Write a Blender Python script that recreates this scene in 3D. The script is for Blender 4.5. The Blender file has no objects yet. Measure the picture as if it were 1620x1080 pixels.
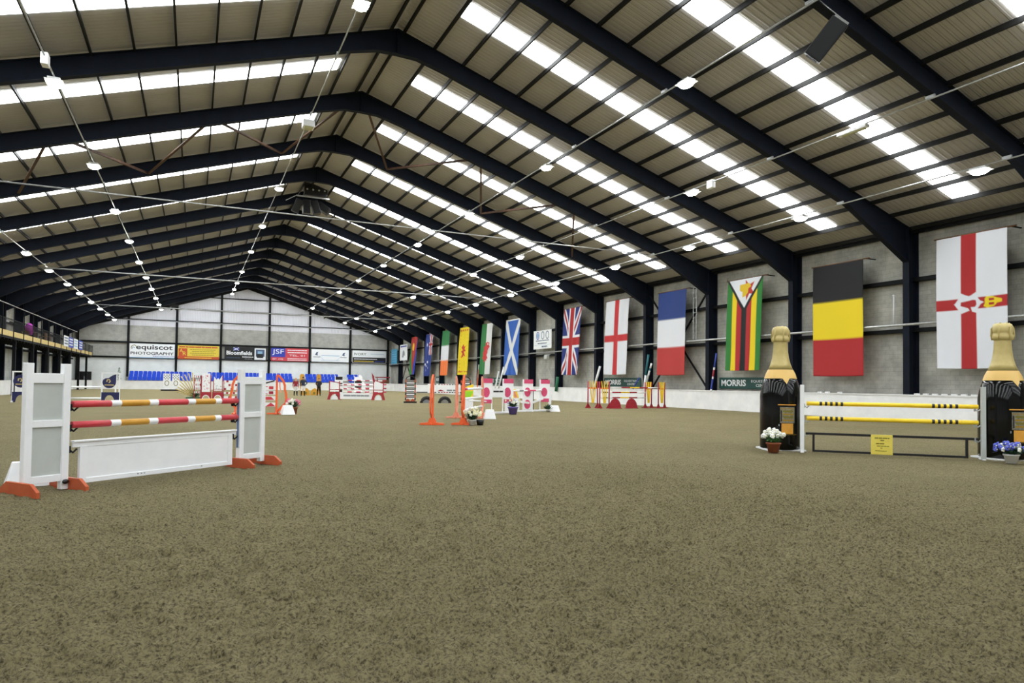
import bpy, math, random
import numpy as np
from mathutils import Vector, Matrix
random.seed(7)
RNG = np.random.default_rng(11)
C = bpy.context.scene.collection
PI = math.pi

# ------------------------------------------------------------------ building
XC, ZR, SL = 7.932, 17.44, 0.3182          # ridge: x, height of rafter top, slope
HALF = 24.794
XR, XL = XC + HALF, XC - HALF              # right / left wall lines
ZE = ZR - SL * HALF                        # eaves
FY = [22.18 + 7.256 * k for k in range(-4, 6)]
FY += [64.34 + 7.256 * k for k in range(0, 9)]
FA = [FY[0] - 7.256 * k for k in (3, 2, 1)] + FY          # unseen bays added behind the camera, to bring more light to the near sand
YE, YB = FY[-1], FA[0] - 1.0
def zroof(x): return ZR - SL * abs(x - XC)

# ------------------------------------------------------------------ materials
def lin(h):
    h = h.lstrip('#'); v = [int(h[i:i+2], 16) / 255 for i in (0, 2, 4)]
    return tuple(c / 12.92 if c <= .04045 else ((c + .055) / 1.055) ** 2.4 for c in v) + (1,)
def newmat(name, base, rough=.6, metal=0, emit=None, es=0, coat=0):
    m = bpy.data.materials.new(name); m.use_nodes = True
    b = m.node_tree.nodes['Principled BSDF']
    b.inputs['Base Color'].default_value = lin(base) if isinstance(base, str) else base
    b.inputs['Roughness'].default_value = rough; b.inputs['Metallic'].default_value = metal
    b.inputs['Coat Weight'].default_value = coat
    if emit:
        b.inputs['Emission Color'].default_value = lin(emit); b.inputs['Emission Strength'].default_value = es
    return m
def N(m, t, **k):
    n = m.node_tree.nodes.new(t)
    for a, v in k.items(): setattr(n, a, v)
    return n
def L(m, a, b): m.node_tree.links.new(a, b)
def mottled(name, c1, c2, scale=3, rough=.7, bump=0, bscale=30, metal=0, detail=5, coat=0, stretch=(1, 1, 1)):
    m = newmat(name, c1, rough, metal, coat=coat); b = m.node_tree.nodes['Principled BSDF']
    tc = N(m, 'ShaderNodeTexCoord'); mp = N(m, 'ShaderNodeMapping'); mp.inputs['Scale'].default_value = stretch
    L(m, tc.outputs['Object'], mp.inputs['Vector'])
    n = N(m, 'ShaderNodeTexNoise'); n.inputs['Scale'].default_value = scale; n.inputs['Detail'].default_value = detail
    n.inputs['Roughness'].default_value = .65
    L(m, mp.outputs['Vector'], n.inputs['Vector'])
    r = N(m, 'ShaderNodeValToRGB'); r.color_ramp.elements[0].position = .35; r.color_ramp.elements[1].position = .65
    r.color_ramp.elements[0].color = lin(c1); r.color_ramp.elements[1].color = lin(c2)
    L(m, n.outputs['Fac'], r.inputs['Fac']); L(m, r.outputs['Color'], b.inputs['Base Color'])
    if bump:
        n2 = N(m, 'ShaderNodeTexNoise'); n2.inputs['Scale'].default_value = bscale; n2.inputs['Detail'].default_value = 4
        L(m, mp.outputs['Vector'], n2.inputs['Vector'])
        bp = N(m, 'ShaderNodeBump'); bp.inputs['Strength'].default_value = bump; bp.inputs['Distance'].default_value = .02
        L(m, n2.outputs['Fac'], bp.inputs['Height']); L(m, bp.outputs['Normal'], b.inputs['Normal'])
    return m

def sand_mat():
    m = newmat('sand', '#8a8268', .95); b = m.node_tree.nodes['Principled BSDF']
    b.inputs['Specular IOR Level'].default_value = .15
    tc = N(m, 'ShaderNodeTexCoord')
    def noise(s, d=6, r=.7):
        n = N(m, 'ShaderNodeTexNoise'); n.inputs['Scale'].default_value = s; n.inputs['Detail'].default_value = d
        n.inputs['Roughness'].default_value = r; L(m, tc.outputs['Object'], n.inputs['Vector']); return n
    n1, n2, n3 = noise(.35, 4), noise(16, 8, .8), noise(70, 4, .8)
    r1 = N(m, 'ShaderNodeValToRGB'); r1.color_ramp.elements[0].position = .3; r1.color_ramp.elements[1].position = .7
    r1.color_ramp.elements[0].color = lin('#908664'); r1.color_ramp.elements[1].color = lin('#9c916e')
    L(m, n1.outputs['Fac'], r1.inputs['Fac'])
    ng = noise(40, 4, .75); nh = noise(10, 9, .8)
    def ramp(src, p0, p1, lo, hi):
        r = N(m, 'ShaderNodeValToRGB'); r.color_ramp.elements[0].position = p0; r.color_ramp.elements[1].position = p1
        r.color_ramp.elements[0].color = (lo, lo * .96, lo * .88, 1); r.color_ramp.elements[1].color = (hi, hi, hi, 1)
        L(m, src.outputs['Fac'], r.inputs['Fac']); return r
    ra = ramp(ng, .37, .50, .30, 1.06); ra.color_ramp.elements.new(.6).color = (1.4, 1.39, 1.3, 1)  # grain tone, with the shade of small hollows between clods painted in
    rb = ramp(nh, .35, .42, .42, 1)  # sparse larger pits, their shade painted dark into the sand colour
    r2 = N(m, 'ShaderNodeMixRGB', blend_type='MULTIPLY'); r2.inputs['Fac'].default_value = 1
    L(m, ra.outputs['Color'], r2.inputs['Color1']); L(m, rb.outputs['Color'], r2.inputs['Color2'])
    mx = N(m, 'ShaderNodeMixRGB', blend_type='MULTIPLY'); mx.inputs['Fac'].default_value = .85
    L(m, r1.outputs['Color'], mx.inputs['Color1']); L(m, r2.outputs['Color'], mx.inputs['Color2'])
    v = N(m, 'ShaderNodeTexVoronoi'); v.inputs['Scale'].default_value = 42; L(m, tc.outputs['Object'], v.inputs['Vector'])
    rv = N(m, 'ShaderNodeValToRGB'); rv.color_ramp.elements[0].position = 0; rv.color_ramp.elements[1].position = .06
    rv.color_ramp.elements[0].color = lin('#e8e4d6'); rv.color_ramp.elements[1].color = (0, 0, 0, 1)
    v2 = N(m, 'ShaderNodeTexNoise'); v2.inputs['Scale'].default_value = 5; L(m, tc.outputs['Object'], v2.inputs['Vector'])
    gt = N(m, 'ShaderNodeMath', operation='GREATER_THAN'); gt.inputs[1].default_value = .66; L(m, v2.outputs['Fac'], gt.inputs[0])
    L(m, v.outputs['Distance'], rv.inputs['Fac'])
    mu = N(m, 'ShaderNodeMath', operation='MULTIPLY'); L(m, gt.outputs[0], mu.inputs[0]); L(m, rv.outputs['Color'], mu.inputs[1])
    m2 = N(m, 'ShaderNodeMixRGB', blend_type='MIX'); m2.inputs['Color2'].default_value = lin('#d8d4c4')
    L(m, mu.outputs[0], m2.inputs['Fac']); L(m, mx.outputs['Color'], m2.inputs['Color1'])
    L(m, m2.outputs['Color'], b.inputs['Base Color'])
    ad = N(m, 'ShaderNodeMath', operation='MULTIPLY_ADD'); ad.inputs[1].default_value = .45
    L(m, n3.outputs['Fac'], ad.inputs[0]); L(m, n2.outputs['Fac'], ad.inputs[2])
    bp = N(m, 'ShaderNodeBump'); bp.inputs['Strength'].default_value = 1; bp.inputs['Distance'].default_value = .09
    L(m, ad.outputs[0], bp.inputs['Height']); L(m, bp.outputs['Normal'], b.inputs['Normal'])
    return m

def block_mat(name, c1, c2, cm, lo=.62, hi=1.2, xz=False):
    m = newmat(name, c1, .9); b = m.node_tree.nodes['Principled BSDF']
    tc = N(m, 'ShaderNodeTexCoord'); sp = N(m, 'ShaderNodeSeparateXYZ'); cb = N(m, 'ShaderNodeCombineXYZ')
    L(m, tc.outputs['Object'], sp.inputs[0])
    L(m, sp.outputs['X' if xz else 'Y'], cb.inputs['X']); L(m, sp.outputs['Z'], cb.inputs['Y'])
    br = N(m, 'ShaderNodeTexBrick'); br.inputs['Scale'].default_value = 1
    br.inputs['Brick Width'].default_value = .45; br.inputs['Row Height'].default_value = .225
    br.inputs['Mortar Size'].default_value = .012; br.inputs['Mortar Smooth'].default_value = .3
    br.inputs['Color1'].default_value = lin(c1); br.inputs['Color2'].default_value = lin(c2); br.inputs['Mortar'].default_value = lin(cm)
    L(m, cb.outputs[0], br.inputs['Vector'])
    n = N(m, 'ShaderNodeTexNoise'); n.inputs['Scale'].default_value = .8; n.inputs['Detail'].default_value = 8
    n.inputs['Roughness'].default_value = .7
    L(m, tc.outputs['Object'], n.inputs['Vector'])
    r = N(m, 'ShaderNodeValToRGB'); r.color_ramp.elements[0].position = .3; r.color_ramp.elements[1].position = .7
    r.color_ramp.elements[0].color = (lo, lo, lo * .98, 1); r.color_ramp.elements[1].color = (hi, hi, hi * .98, 1)
    L(m, n.outputs['Fac'], r.inputs['Fac'])
    mx = N(m, 'ShaderNodeMixRGB', blend_type='MULTIPLY'); mx.inputs['Fac'].default_value = 1
    L(m, br.outputs['Color'], mx.inputs['Color1']); L(m, r.outputs['Color'], mx.inputs['Color2'])
    L(m, mx.outputs['Color'], b.inputs['Base Color'])
    bp = N(m, 'ShaderNodeBump'); bp.inputs['Strength'].default_value = .4; bp.inputs['Distance'].default_value = .01
    L(m, br.outputs['Fac'], bp.inputs['Height']); bp.invert = True; L(m, bp.outputs['Normal'], b.inputs['Normal'])
    return m

def sheet_mat(name, col, axis, period=.2, col2=None):
    m = newmat(name, col, .55); b = m.node_tree.nodes['Principled BSDF']
    tc = N(m, 'ShaderNodeTexCoord'); sp = N(m, 'ShaderNodeSeparateXYZ'); L(m, tc.outputs['Object'], sp.inputs[0])
    mu = N(m, 'ShaderNodeMath', operation='MULTIPLY'); mu.inputs[1].default_value = 2 * PI / period
    L(m, sp.outputs[axis], mu.inputs[0])
    sn = N(m, 'ShaderNodeMath', operation='SINE'); L(m, mu.outputs[0], sn.inputs[0])
    gt = N(m, 'ShaderNodeMapRange'); gt.inputs['From Min'].default_value = .2; gt.inputs['From Max'].default_value = .7
    L(m, sn.outputs[0], gt.inputs['Value'])
    bp = N(m, 'ShaderNodeBump'); bp.inputs['Strength'].default_value = 1; bp.inputs['Distance'].default_value = .035
    L(m, gt.outputs[0], bp.inputs['Height']); L(m, bp.outputs['Normal'], b.inputs['Normal'])
    n = N(m, 'ShaderNodeTexNoise'); n.inputs['Scale'].default_value = .5; n.inputs['Detail'].default_value = 6
    L(m, tc.outputs['Object'], n.inputs['Vector'])
    r = N(m, 'ShaderNodeValToRGB'); r.color_ramp.elements[0].position = .3; r.color_ramp.elements[1].position = .7
    r.color_ramp.elements[0].color = lin(col); r.color_ramp.elements[1].color = lin(col2 or col)
    L(m, n.outputs['Fac'], r.inputs['Fac']); L(m, r.outputs['Color'], b.inputs['Base Color'])
    return m

M = {}
M['sand'] = sand_mat()
M['block'] = block_mat('grey_block', '#bab9b3', '#b2b1ab', '#a5a49e')
M['block_end'] = block_mat('grey_block_end', '#adada8', '#a5a5a1', '#9a9a96', .75, 1.12, xz=True)
M['block_white'] = block_mat('white_painted_block', '#f0f4f6', '#ecf1f4', '#e6ebee', .9, 1.03, xz=True)
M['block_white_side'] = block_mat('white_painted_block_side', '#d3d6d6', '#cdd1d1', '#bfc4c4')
M['roof'] = sheet_mat('roof_sheet', '#b0aca6', 'Y', .25, '#bab6b0')
M['clad'] = sheet_mat('end_cladding', '#d2d2da', 'X', .25, '#dadae2')
M['steel'] = mottled('navy_steel', '#0a101c', '#0f1726', 1.5, .7)
M['steel_dk'] = mottled('dark_steel', '#0d0e11', '#121418', 2, .7)
M['purlin'] = mottled('purlin_steel', '#141413', '#1b1a18', 2, .6)
M['rust'] = mottled('rusty_steel', '#40291c', '#5d3f2c', 4, .7)
M['galv'] = mottled('galvanised', '#a9abab', '#bfc1c2', 6, .35, metal=.6)
M['white'] = mottled('white_paint', '#eff1f4', '#f6f7f9', 2.5, .45)
M['board'] = mottled('white_board', '#e8e9ea', '#f6f6f6', .9, .6, .1, 5)
M['panelgrey'] = mottled('pale_grey_panel', '#b9beba', '#c2c7c3', 1.5, .5)
M['foot'] = mottled('orange_brown_paint', '#b4502a', '#c05c33', 5, .5)
M['orange'] = mottled('orange_paint', '#f0612a', '#f5703a', 5, .45)
M['palorange'] = mottled('faded_orange', '#e8896b', '#f0a088', 5, .5)
M['red'] = mottled('red_paint', '#c83a44', '#d0444c', 5, .4)
M['dkred'] = mottled('dark_red_paint', '#9c1f30', '#ac2a38', 5, .5)
M['pink'] = mottled('pink_paint', '#d0456e', '#d84f78', 5, .5)
M['gold'] = mottled('mustard_paint', '#c9922c', '#d39c36', 5, .4)
M['yellow'] = mottled('yellow_paint', '#f6cf22', '#fad832', 5, .4)
M['yellowsign'] = mottled('yellow_sign', '#e3cf56', '#ead863', 4, .5)
M['black'] = mottled('black_paint', '#101012', '#17171a', 5, .4)
M['rubber'] = mottled('rubber', '#1b1b1b', '#2a2a2a', 8, .8)
M['navy'] = mottled('navy_paint', '#15194a', '#1c2158', 4, .5)
M['bluebright'] = newmat('blue_plastic', '#1f4fd0', .35)
M['blue'] = newmat('blue_paint', '#2b3f9c', .5)
M['green'] = newmat('green_paint', '#1f6b4a', .6)
M['dkgreen'] = newmat('dark_green_sign', '#174a42', .5)
M['teal'] = newmat('teal_paint', '#1e6a74', .5)
M['lime'] = newmat('lime_paint', '#9bd82b', .5)
M['bottle'] = newmat('glossy_black', '#050606', .14, coat=.05)
M['bottle'].node_tree.nodes['Principled BSDF'].inputs['Specular IOR Level'].default_value = .3
M['foil'] = mottled('gold_foil', '#bba968', '#cbb97c', 3, .36, .15, 12, metal=.12)
M['foilband'] = newmat('amber_band', '#e6be6c', .4, 0)
M['amber'] = mottled('amber_label', '#dd9a35', '#e8ab48', 6, .4)
M['silver'] = mottled('silver_label', '#6f6c62', '#a09c90', 14, .4, metal=.3)
M['terracotta'] = mottled('terracotta', '#8c4a2c', '#9c5634', 6, .7)
M['leaf'] = mottled('leaf_green', '#2c5a2c', '#4b7f3c', 20, .6)
M['leafdk'] = mottled('dark_leaf', '#1c3a24', '#2d5534', 20, .6)
M['petal_w'] = newmat('white_petal', '#f4f4ee', .6)
M['petal_c'] = newmat('cream_petal', '#eeeac0', .6)
M['petal_b'] = newmat('blue_petal', '#5a66c8', .6)
M['petal_p'] = newmat('pink_petal', '#e06a94', .6)
M['petal_l'] = newmat('lilac_petal', '#8f86c0', .6)
M['purple'] = newmat('purple_pot', '#6a5aa8', .5)
M['timber'] = mottled('pale_timber', '#c9b06c', '#dac383', 3, .6)
M['wood'] = mottled('brown_wood', '#6b4a2c', '#80593a', 6, .6)
M['bamboo'] = mottled('bamboo', '#b59f62', '#d6c489', 8, .5)
M['mesh'] = newmat('dark_mesh', '#23262a', .8)
M['skin'] = newmat('skin', '#c99a7c', .6)
M['concrete'] = mottled('concrete', '#8f8f8a', '#a5a5a0', 2, .85)
M['lens'] = newmat('lamp_lens', '#ffffff', .4, emit='#fbfff0', es=18)
for k_ in ('steel', 'steel_dk', 'purlin'): M[k_].node_tree.nodes['Principled BSDF'].inputs['Specular IOR Level'].default_value = .2
M['sky'] = newmat('skylight_sheet', '#ffffff', .5, emit='#f6fbff', es=5.2)
M['glass_dull'] = newmat('lamp_off', '#b9b98c', .3)
M['magenta'] = newmat('magenta_cloth', '#b03ab0', .8)
M['purplecloth'] = newmat('jacket_red', '#8c1f2c', .8)
M['navycloth'] = newmat('jacket_navy', '#20283e', .8)
M['blackcloth'] = newmat('coat_black', '#20202c', .8)
M['breech'] = newmat('breeches', '#e4e4e6', .8)
M['signred'] = newmat('banner_red', '#cf4450', .5)
M['signblue'] = newmat('banner_blue', '#2f3fae', .5)
M['signyellow'] = newmat('banner_yellow', '#dfc648', .5)
M['signorange'] = newmat('banner_orange', '#c2502c', .5)
M['signblack'] = newmat('banner_black', '#1b1c20', .4)
M['signwhite'] = newmat('banner_white', '#eceff2', .5)
M['signsky'] = newmat('banner_sky', '#3d9cc4', .5)
M['paleblue'] = newmat('pale_blue_print', '#8fb6d6', .5)
M['steelblue'] = newmat('steel_blue_print', '#4a5f80', .5)
M['greyprint'] = newmat('grey_print', '#8b9096', .5)
M['khaki'] = newmat('olive_print', '#7c7428', .5)
M['label_gold'] = newmat('label_gold', '#a8862c', .4, .3)
M['uprightblue'] = newmat('track_blue', '#6f7fa0', .5)

# ------------------------------------------------------------------ mesh builder
class MB:
    def __init__(s): s.v = []; s.f = []; s.m = []; s.sm = []; s.mats = []
    def mi(s, mat):
        if mat not in s.mats: s.mats.append(mat)
        return s.mats.index(mat)
    def face(s, vs, mat, sm=False):
        s.f.append(vs); s.m.append(s.mi(mat)); s.sm.append(sm)
    def add(s, pts):
        b = len(s.v); s.v += [tuple(p) for p in pts]; return b
    def box(s, x0, x1, y0, y1, z0, z1, mat, T=None):
        P = [(x, y, z) for z in (z0, z1) for y in (y0, y1) for x in (x0, x1)]
        if T is not None: P = [T @ Vector(p) for p in P]
        b = s.add(P)
        for q in ((0, 2, 3, 1), (4, 5, 7, 6), (0, 1, 5, 4), (2, 6, 7, 3), (0, 4, 6, 2), (1, 3, 7, 5)):
            s.face([b + i for i in q], mat)
        return s
    def bar(s, a, b_, w, d, mat, up=(0, 0, 1)):     # rectangular bar between two points
        a, b_ = Vector(a), Vector(b_); t = (b_ - a).normalized(); up = Vector(up)
        if abs(t.dot(up)) > .99: up = Vector((0, 1, 0))
        r = t.cross(up).normalized(); u = r.cross(t)
        P = [p + r * sx * w / 2 + u * sz * d / 2 for p in (a, b_) for sx, sz in ((-1, -1), (1, -1), (1, 1), (-1, 1))]
        b = s.add(P)
        for q in ((0, 3, 2, 1), (4, 5, 6, 7), (0, 1, 5, 4), (1, 2, 6, 5), (2, 3, 7, 6), (3, 0, 4, 7)):
            s.face([b + i for i in q], mat)
        return s
    def tube(s, pts, r, mat, n=10, cap=True):
        pts = [Vector(p) for p in pts]; rs = r if isinstance(r, (list, tuple)) else [r] * len(pts); rings = []
        for i, p in enumerate(pts):
            t = (pts[min(i + 1, len(pts) - 1)] - pts[max(i - 1, 0)]).normalized()
            up = Vector((0, 0, 1)) if abs(t.z) < .9 else Vector((0, 1, 0))
            a = t.cross(up).normalized(); c = a.cross(t)
            rings.append(s.add([p + (a * math.cos(2 * PI * k / n) + c * math.sin(2 * PI * k / n)) * rs[i] for k in range(n)]))
        for i in range(len(pts) - 1):
            for k in range(n):
                s.face([rings[i] + k, rings[i] + (k + 1) % n, rings[i + 1] + (k + 1) % n, rings[i + 1] + k], mat, True)
        if cap:
            s.face([rings[0] + k for k in range(n)][::-1], mat); s.face([rings[-1] + k for k in range(n)], mat)
        return s
    def lathe(s, prof, mats, n=40, c=(0, 0)):
        rings = [s.add([(c[0] + r * math.cos(2 * PI * k / n), c[1] + r * math.sin(2 * PI * k / n), z) for k in range(n)]) for r, z in prof]
        for i in range(len(prof) - 1):
            mt = mats(0.5 * (prof[i][1] + prof[i + 1][1])) if callable(mats) else mats
            for k in range(n):
                s.face([rings[i] + k, rings[i] + (k + 1) % n, rings[i + 1] + (k + 1) % n, rings[i + 1] + k], mt, True)
        s.face([rings[0] + k for k in range(n)][::-1], mt if not callable(mats) else mats(prof[0][1]))
        s.face([rings[-1] + k for k in range(n)], mt)
        return s
    def ball(s, c, r, mat, n=8, sc=(1, 1, 1)):
        rings = []
        for i in range(1, n // 2 + 1):
            a = PI * i / (n // 2 + 1)
            rings.append(s.add([(c[0] + sc[0] * r * math.sin(a) * math.cos(2 * PI * k / n), c[1] + sc[1] * r * math.sin(a) * math.sin(2 * PI * k / n), c[2] + sc[2] * r * math.cos(a)) for k in range(n)]))
        t = s.add([(c[0], c[1], c[2] + sc[2] * r), (c[0], c[1], c[2] - sc[2] * r)])
        for k in range(n):
            s.face([t, rings[0] + k, rings[0] + (k + 1) % n], mat, True)
            s.face([t + 1, rings[-1] + (k + 1) % n, rings[-1] + k], mat, True)
            for i in range(len(rings) - 1):
                s.face([rings[i] + k, rings[i + 1] + k, rings[i + 1] + (k + 1) % n, rings[i] + (k + 1) % n], mat, True)
        return s
    def prism(s, poly, y0, y1, mat, T=None):        # polygon in local XZ, extruded along y
        n = len(poly); P = [(x, y0, z) for x, z in poly] + [(x, y1, z) for x, z in poly]
        if T is not None: P = [T @ Vector(p) for p in P]
        b = s.add(P)
        s.face([b + i for i in range(n)], mat); s.face([b + n + i for i in range(n)][::-1], mat)
        for i in range(n): s.face([b + i, b + n + i, b + n + (i + 1) % n, b + (i + 1) % n], mat)
        return s
    def ribbon(s, pts, w, th, mat):                 # board following a path in local XZ
        pts = [Vector((x, 0, z)) for x, z in pts]; R = []
        for i, p in enumerate(pts):
            t = (pts[min(i + 1, len(pts) - 1)] - pts[max(i - 1, 0)]).normalized(); nn = Vector((-t.z, 0, t.x))
            R.append(s.add([p + nn * a * w / 2 + Vector((0, b * th / 2, 0)) for a, b in ((-1, -1), (1, -1), (1, 1), (-1, 1))]))
        for i in range(len(R) - 1):
            for k in range(4): s.face([R[i] + k, R[i] + (k + 1) % 4, R[i + 1] + (k + 1) % 4, R[i + 1] + k], mat)
        s.face([R[0] + k for k in range(4)][::-1], mat); s.face([R[-1] + k for k in range(4)], mat)
        return s
    def build(s, name, parent=None, bevel=0, loc=None, rotz=0):
        me = bpy.data.meshes.new(name); me.from_pydata(s.v, [], s.f)
        for mt in s.mats: me.materials.append(M[mt])
        me.polygons.foreach_set('material_index', s.m); me.polygons.foreach_set('use_smooth', s.sm); me.update()
        o = bpy.data.objects.new(name, me); C.objects.link(o)
        if parent: o.parent = parent
        if loc: o.location = loc
        if rotz: o.rotation_euler.z = rotz
        if bevel:
            md = o.modifiers.new('bevel', 'BEVEL'); md.width = bevel; md.segments = 2; md.limit_method = 'ANGLE'
        return o

def thing(name, label, cat, loc=(0, 0, 0), rotz=0, group=None):
    o = bpy.data.objects.new(name, None); C.objects.link(o); o.location = loc; o.rotation_euler = (0, 0, rotz)
    o.empty_display_size = .2; o['label'] = label; o['category'] = cat
    if group: o['group'] = group
    return o
def tag(o, label, cat, group=None, kind=None):
    o['label'] = label; o['category'] = cat
    if group: o['group'] = group
    if kind: o['kind'] = kind
    return o
def struct(o, label=None):
    o['kind'] = 'structure'
    if label: o['label'] = label
    return o
def kids(o): return [c for c in CH.get(o.name, [])]
CH = {}
def dup(o, loc=None, rotz=None, label=None, group=None, parent=None):
    c = o.copy(); C.objects.link(c)
    if parent: c.parent = parent
    if loc is not None: c.location = loc
    if rotz is not None: c.rotation_euler.z = rotz
    if label: c['label'] = label
    if group: c['group'] = group
    for k in list(o.children): dup(k, parent=c)
    return c

def text(body, mat, x, z, w, h, parent, y=-.012, name='lettering', th=.004, bold=0):
    cu = bpy.data.curves.new('t', 'FONT'); cu.body = body; cu.extrude = .002; cu.resolution_u = 3; cu.offset = bold
    cu.space_line = .9; cu.align_x = 'CENTER'
    ob = bpy.data.objects.new('t', cu); C.objects.link(ob)
    me = bpy.data.meshes.new_from_object(ob.evaluated_get(bpy.context.evaluated_depsgraph_get()))
    bpy.data.objects.remove(ob); bpy.data.curves.remove(cu)
    n = len(me.vertices); a = np.empty(n * 3); me.vertices.foreach_get('co', a); a = a.reshape(-1, 3)
    mn, mx = a.min(0), a.max(0); s = np.array([w / (mx[0] - mn[0]), h / (mx[1] - mn[1])])
    b = np.empty_like(a)
    b[:, 0] = (a[:, 0] - mn[0]) * s[0] + x; b[:, 2] = (a[:, 1] - mn[1]) * s[1] + z
    b[:, 1] = y - (a[:, 2] - mn[2]) / max(1e-9, mx[2] - mn[2]) * th
    me.vertices.foreach_set('co', b.ravel()); me.materials.clear(); me.materials.append(M[mat])
    me.polygons.foreach_set('material_index', [0] * len(me.polygons)); me.update()
    o = bpy.data.objects.new(name, me); C.objects.link(o); o.parent = parent
    return o
def wordbars(mb, x0, x1, z, h, mat, y=-.014, gap=.5):   # a line of print too small to read
    x = x0; r = random.Random(int((x0 + z) * 977))
    while x < x1 - h:
        w = min(x1 - x, h * r.uniform(2, 5)); mb.box(x, x + w, y - .003, y, z, z + h, mat); x += w + h * gap

# ------------------------------------------------------------------ camera
f, yaw, pit, roll, cy = 1067.862, .439829, .0276632, .0128427, 576.897
fw = Vector((math.sin(yaw) * math.cos(pit), math.cos(yaw) * math.cos(pit), math.sin(pit)))
r0 = Vector((math.cos(yaw), -math.sin(yaw), 0)); u0 = r0.cross(fw)
rr = r0 * math.cos(roll) + u0 * math.sin(roll); uu = -r0 * math.sin(roll) + u0 * math.cos(roll)
cam = bpy.data.cameras.new('camera'); camo = bpy.data.objects.new('camera', cam); C.objects.link(camo)
camo.matrix_world = Matrix(((rr.x, uu.x, -fw.x, 0), (rr.y, uu.y, -fw.y, 0), (rr.z, uu.z, -fw.z, 1.6), (0, 0, 0, 1)))
cam.sensor_width = 36; cam.lens = 36 * f / 1620; cam.shift_y = (cy - 540) / 1620; cam.clip_end = 400; cam.clip_start = .05
bpy.context.scene.camera = camo

# ------------------------------------------------------------------ floor
def vnoise(x, y, seed):
    r = np.random.default_rng(seed); T = r.random((257, 257))
    xi = np.floor(x).astype(int); yi = np.floor(y).astype(int); fx = x - xi; fy = y - yi
    fx = fx * fx * (3 - 2 * fx); fy = fy * fy * (3 - 2 * fy)
    g = lambda a, b: T[a % 256, b % 256]
    return (g(xi, yi) * (1 - fx) + g(xi + 1, yi) * fx) * (1 - fy) + (g(xi, yi + 1) * (1 - fx) + g(xi + 1, yi + 1) * fx) * fy - .5
def spaced(lo, a, b, hi, st, gr=1.12):
    c = list(np.arange(a, b, st)); s = st; v = b
    out = []
    while v < hi: out.append(v); s = min(s * gr, 1.2); v += s
    pre = []; s = st; v = a
    while v > lo: s = min(s * gr, 1.2); v -= s; pre.append(v)
    return np.array([lo] + [p for p in pre[::-1] if p > lo] + c + out + [hi])
gx = spaced(XL - 1, -2.6, 7.5, XR + 1, .022, 1.05); gy = spaced(YB - .5, 2.3, 6.5, YE + 1, .022, 1.025)
GX, GY = np.meshgrid(gx, gy)
hz = .026 * vnoise(GX * 1.1, GY * 1.1, 1) + .055 * vnoise(GX * 3.1, GY * 3.1, 2) + .05 * vnoise(GX * 7.3, GY * 7.3, 3) + .06 * vnoise(GX * 15, GY * 15, 4) + .045 * vnoise(GX * 29, GY * 29, 5)
# scattered clod pits
pit_ = np.clip(vnoise(GX * 6.1, GY * 6.1, 9) - .2, 0, 1) * .16 + np.clip(vnoise(GX * 14, GY * 14, 12) - .2, 0, 1) * .12
ddx = np.gradient(gx)[None, :]; ddy = np.gradient(gy)[:, None]
damp = np.clip(.10 / np.maximum(ddx, ddy), 0, 1)
hz = (hz - pit_) * damp - .012
vs = np.stack([GX, GY, hz], -1).reshape(-1, 3)
ny, nx = GX.shape; idx = np.arange(ny * nx).reshape(ny, nx)
fc = np.stack([idx[:-1, :-1], idx[:-1, 1:], idx[1:, 1:], idx[1:, :-1]], -1).reshape(-1, 4)
me = bpy.data.meshes.new('floor'); me.vertices.add(len(vs)); me.vertices.foreach_set('co', vs.ravel())
me.loops.add(len(fc) * 4); me.loops.foreach_set('vertex_index', fc.ravel()); me.polygons.add(len(fc))
me.polygons.foreach_set('loop_start', np.arange(len(fc)) * 4); me.update(); me.validate()
me.polygons.foreach_set('use_smooth', np.ones(len(me.polygons), bool)); me.materials.append(M['sand'])
fl = bpy.data.objects.new('floor', me); C.objects.link(fl); struct(fl, 'raked brown sand riding surface')

# ------------------------------------------------------------------ walls, roof
mb = MB(); mb.box(XR + .32, XR + .55, YB, YE + .6, 0, ZE + .35, 'block'); struct(mb.build('wall_right'), 'bare grey blockwork side wall')
mb = MB(); mb.box(XL - .55, XL - .32, YB, YE + .6, 5.0, ZE + .35, 'block'); mb.box(XL - .55, XL - .32, YB, YE + .6, 0, 5.0, 'block_white_side')
struct(mb.build('wall_left'), 'blockwork side wall behind the gallery')
mb = MB()
mb.box(XL - .55, XR + .55, YE + .3, YE + .55, 0, 5.0, 'block_white')
mb.box(XL - .55, XR + .55, YE + .3, YE + .55, 5.0, ZE - .05, 'block_end')
mb.box(XL - .55, XR + .55, YE + .3, YE + .55, ZE - .05, 10.07, 'block_end')
x10 = XC + (ZR - 10.07) / SL + .1
mb.prism([(2 * XC - x10 - 1, 10.07), (x10 + 1, 10.07), (XC, ZR + .5)], YE + .26, YE + .5, 'clad')
struct(mb.build('wall_back'), 'end wall, white below, grey blockwork, pale cladding in the gable')
mb = MB(); mb.prism([(XL - .5, 0), (XR + .5, 0), (XR + .5, ZE + .4), (XC, ZR + .4), (XL - .5, ZE + .4)], YB - .2, YB, 'block_end')
struct(mb.build('wall_front'))
mb = MB()
for s in (-1, 1):
    e = XC + s * (HALF + .6)
    P = [(XC, ZR + .22), (e, zroof(e) + .22), (e, zroof(e) + .30), (XC, ZR + .30)]
    mb.prism(P, YB - .2, YE + .6, 'roof')
struct(mb.build('ceiling'), 'pale profiled metal roof sheets on a double pitch')
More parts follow.
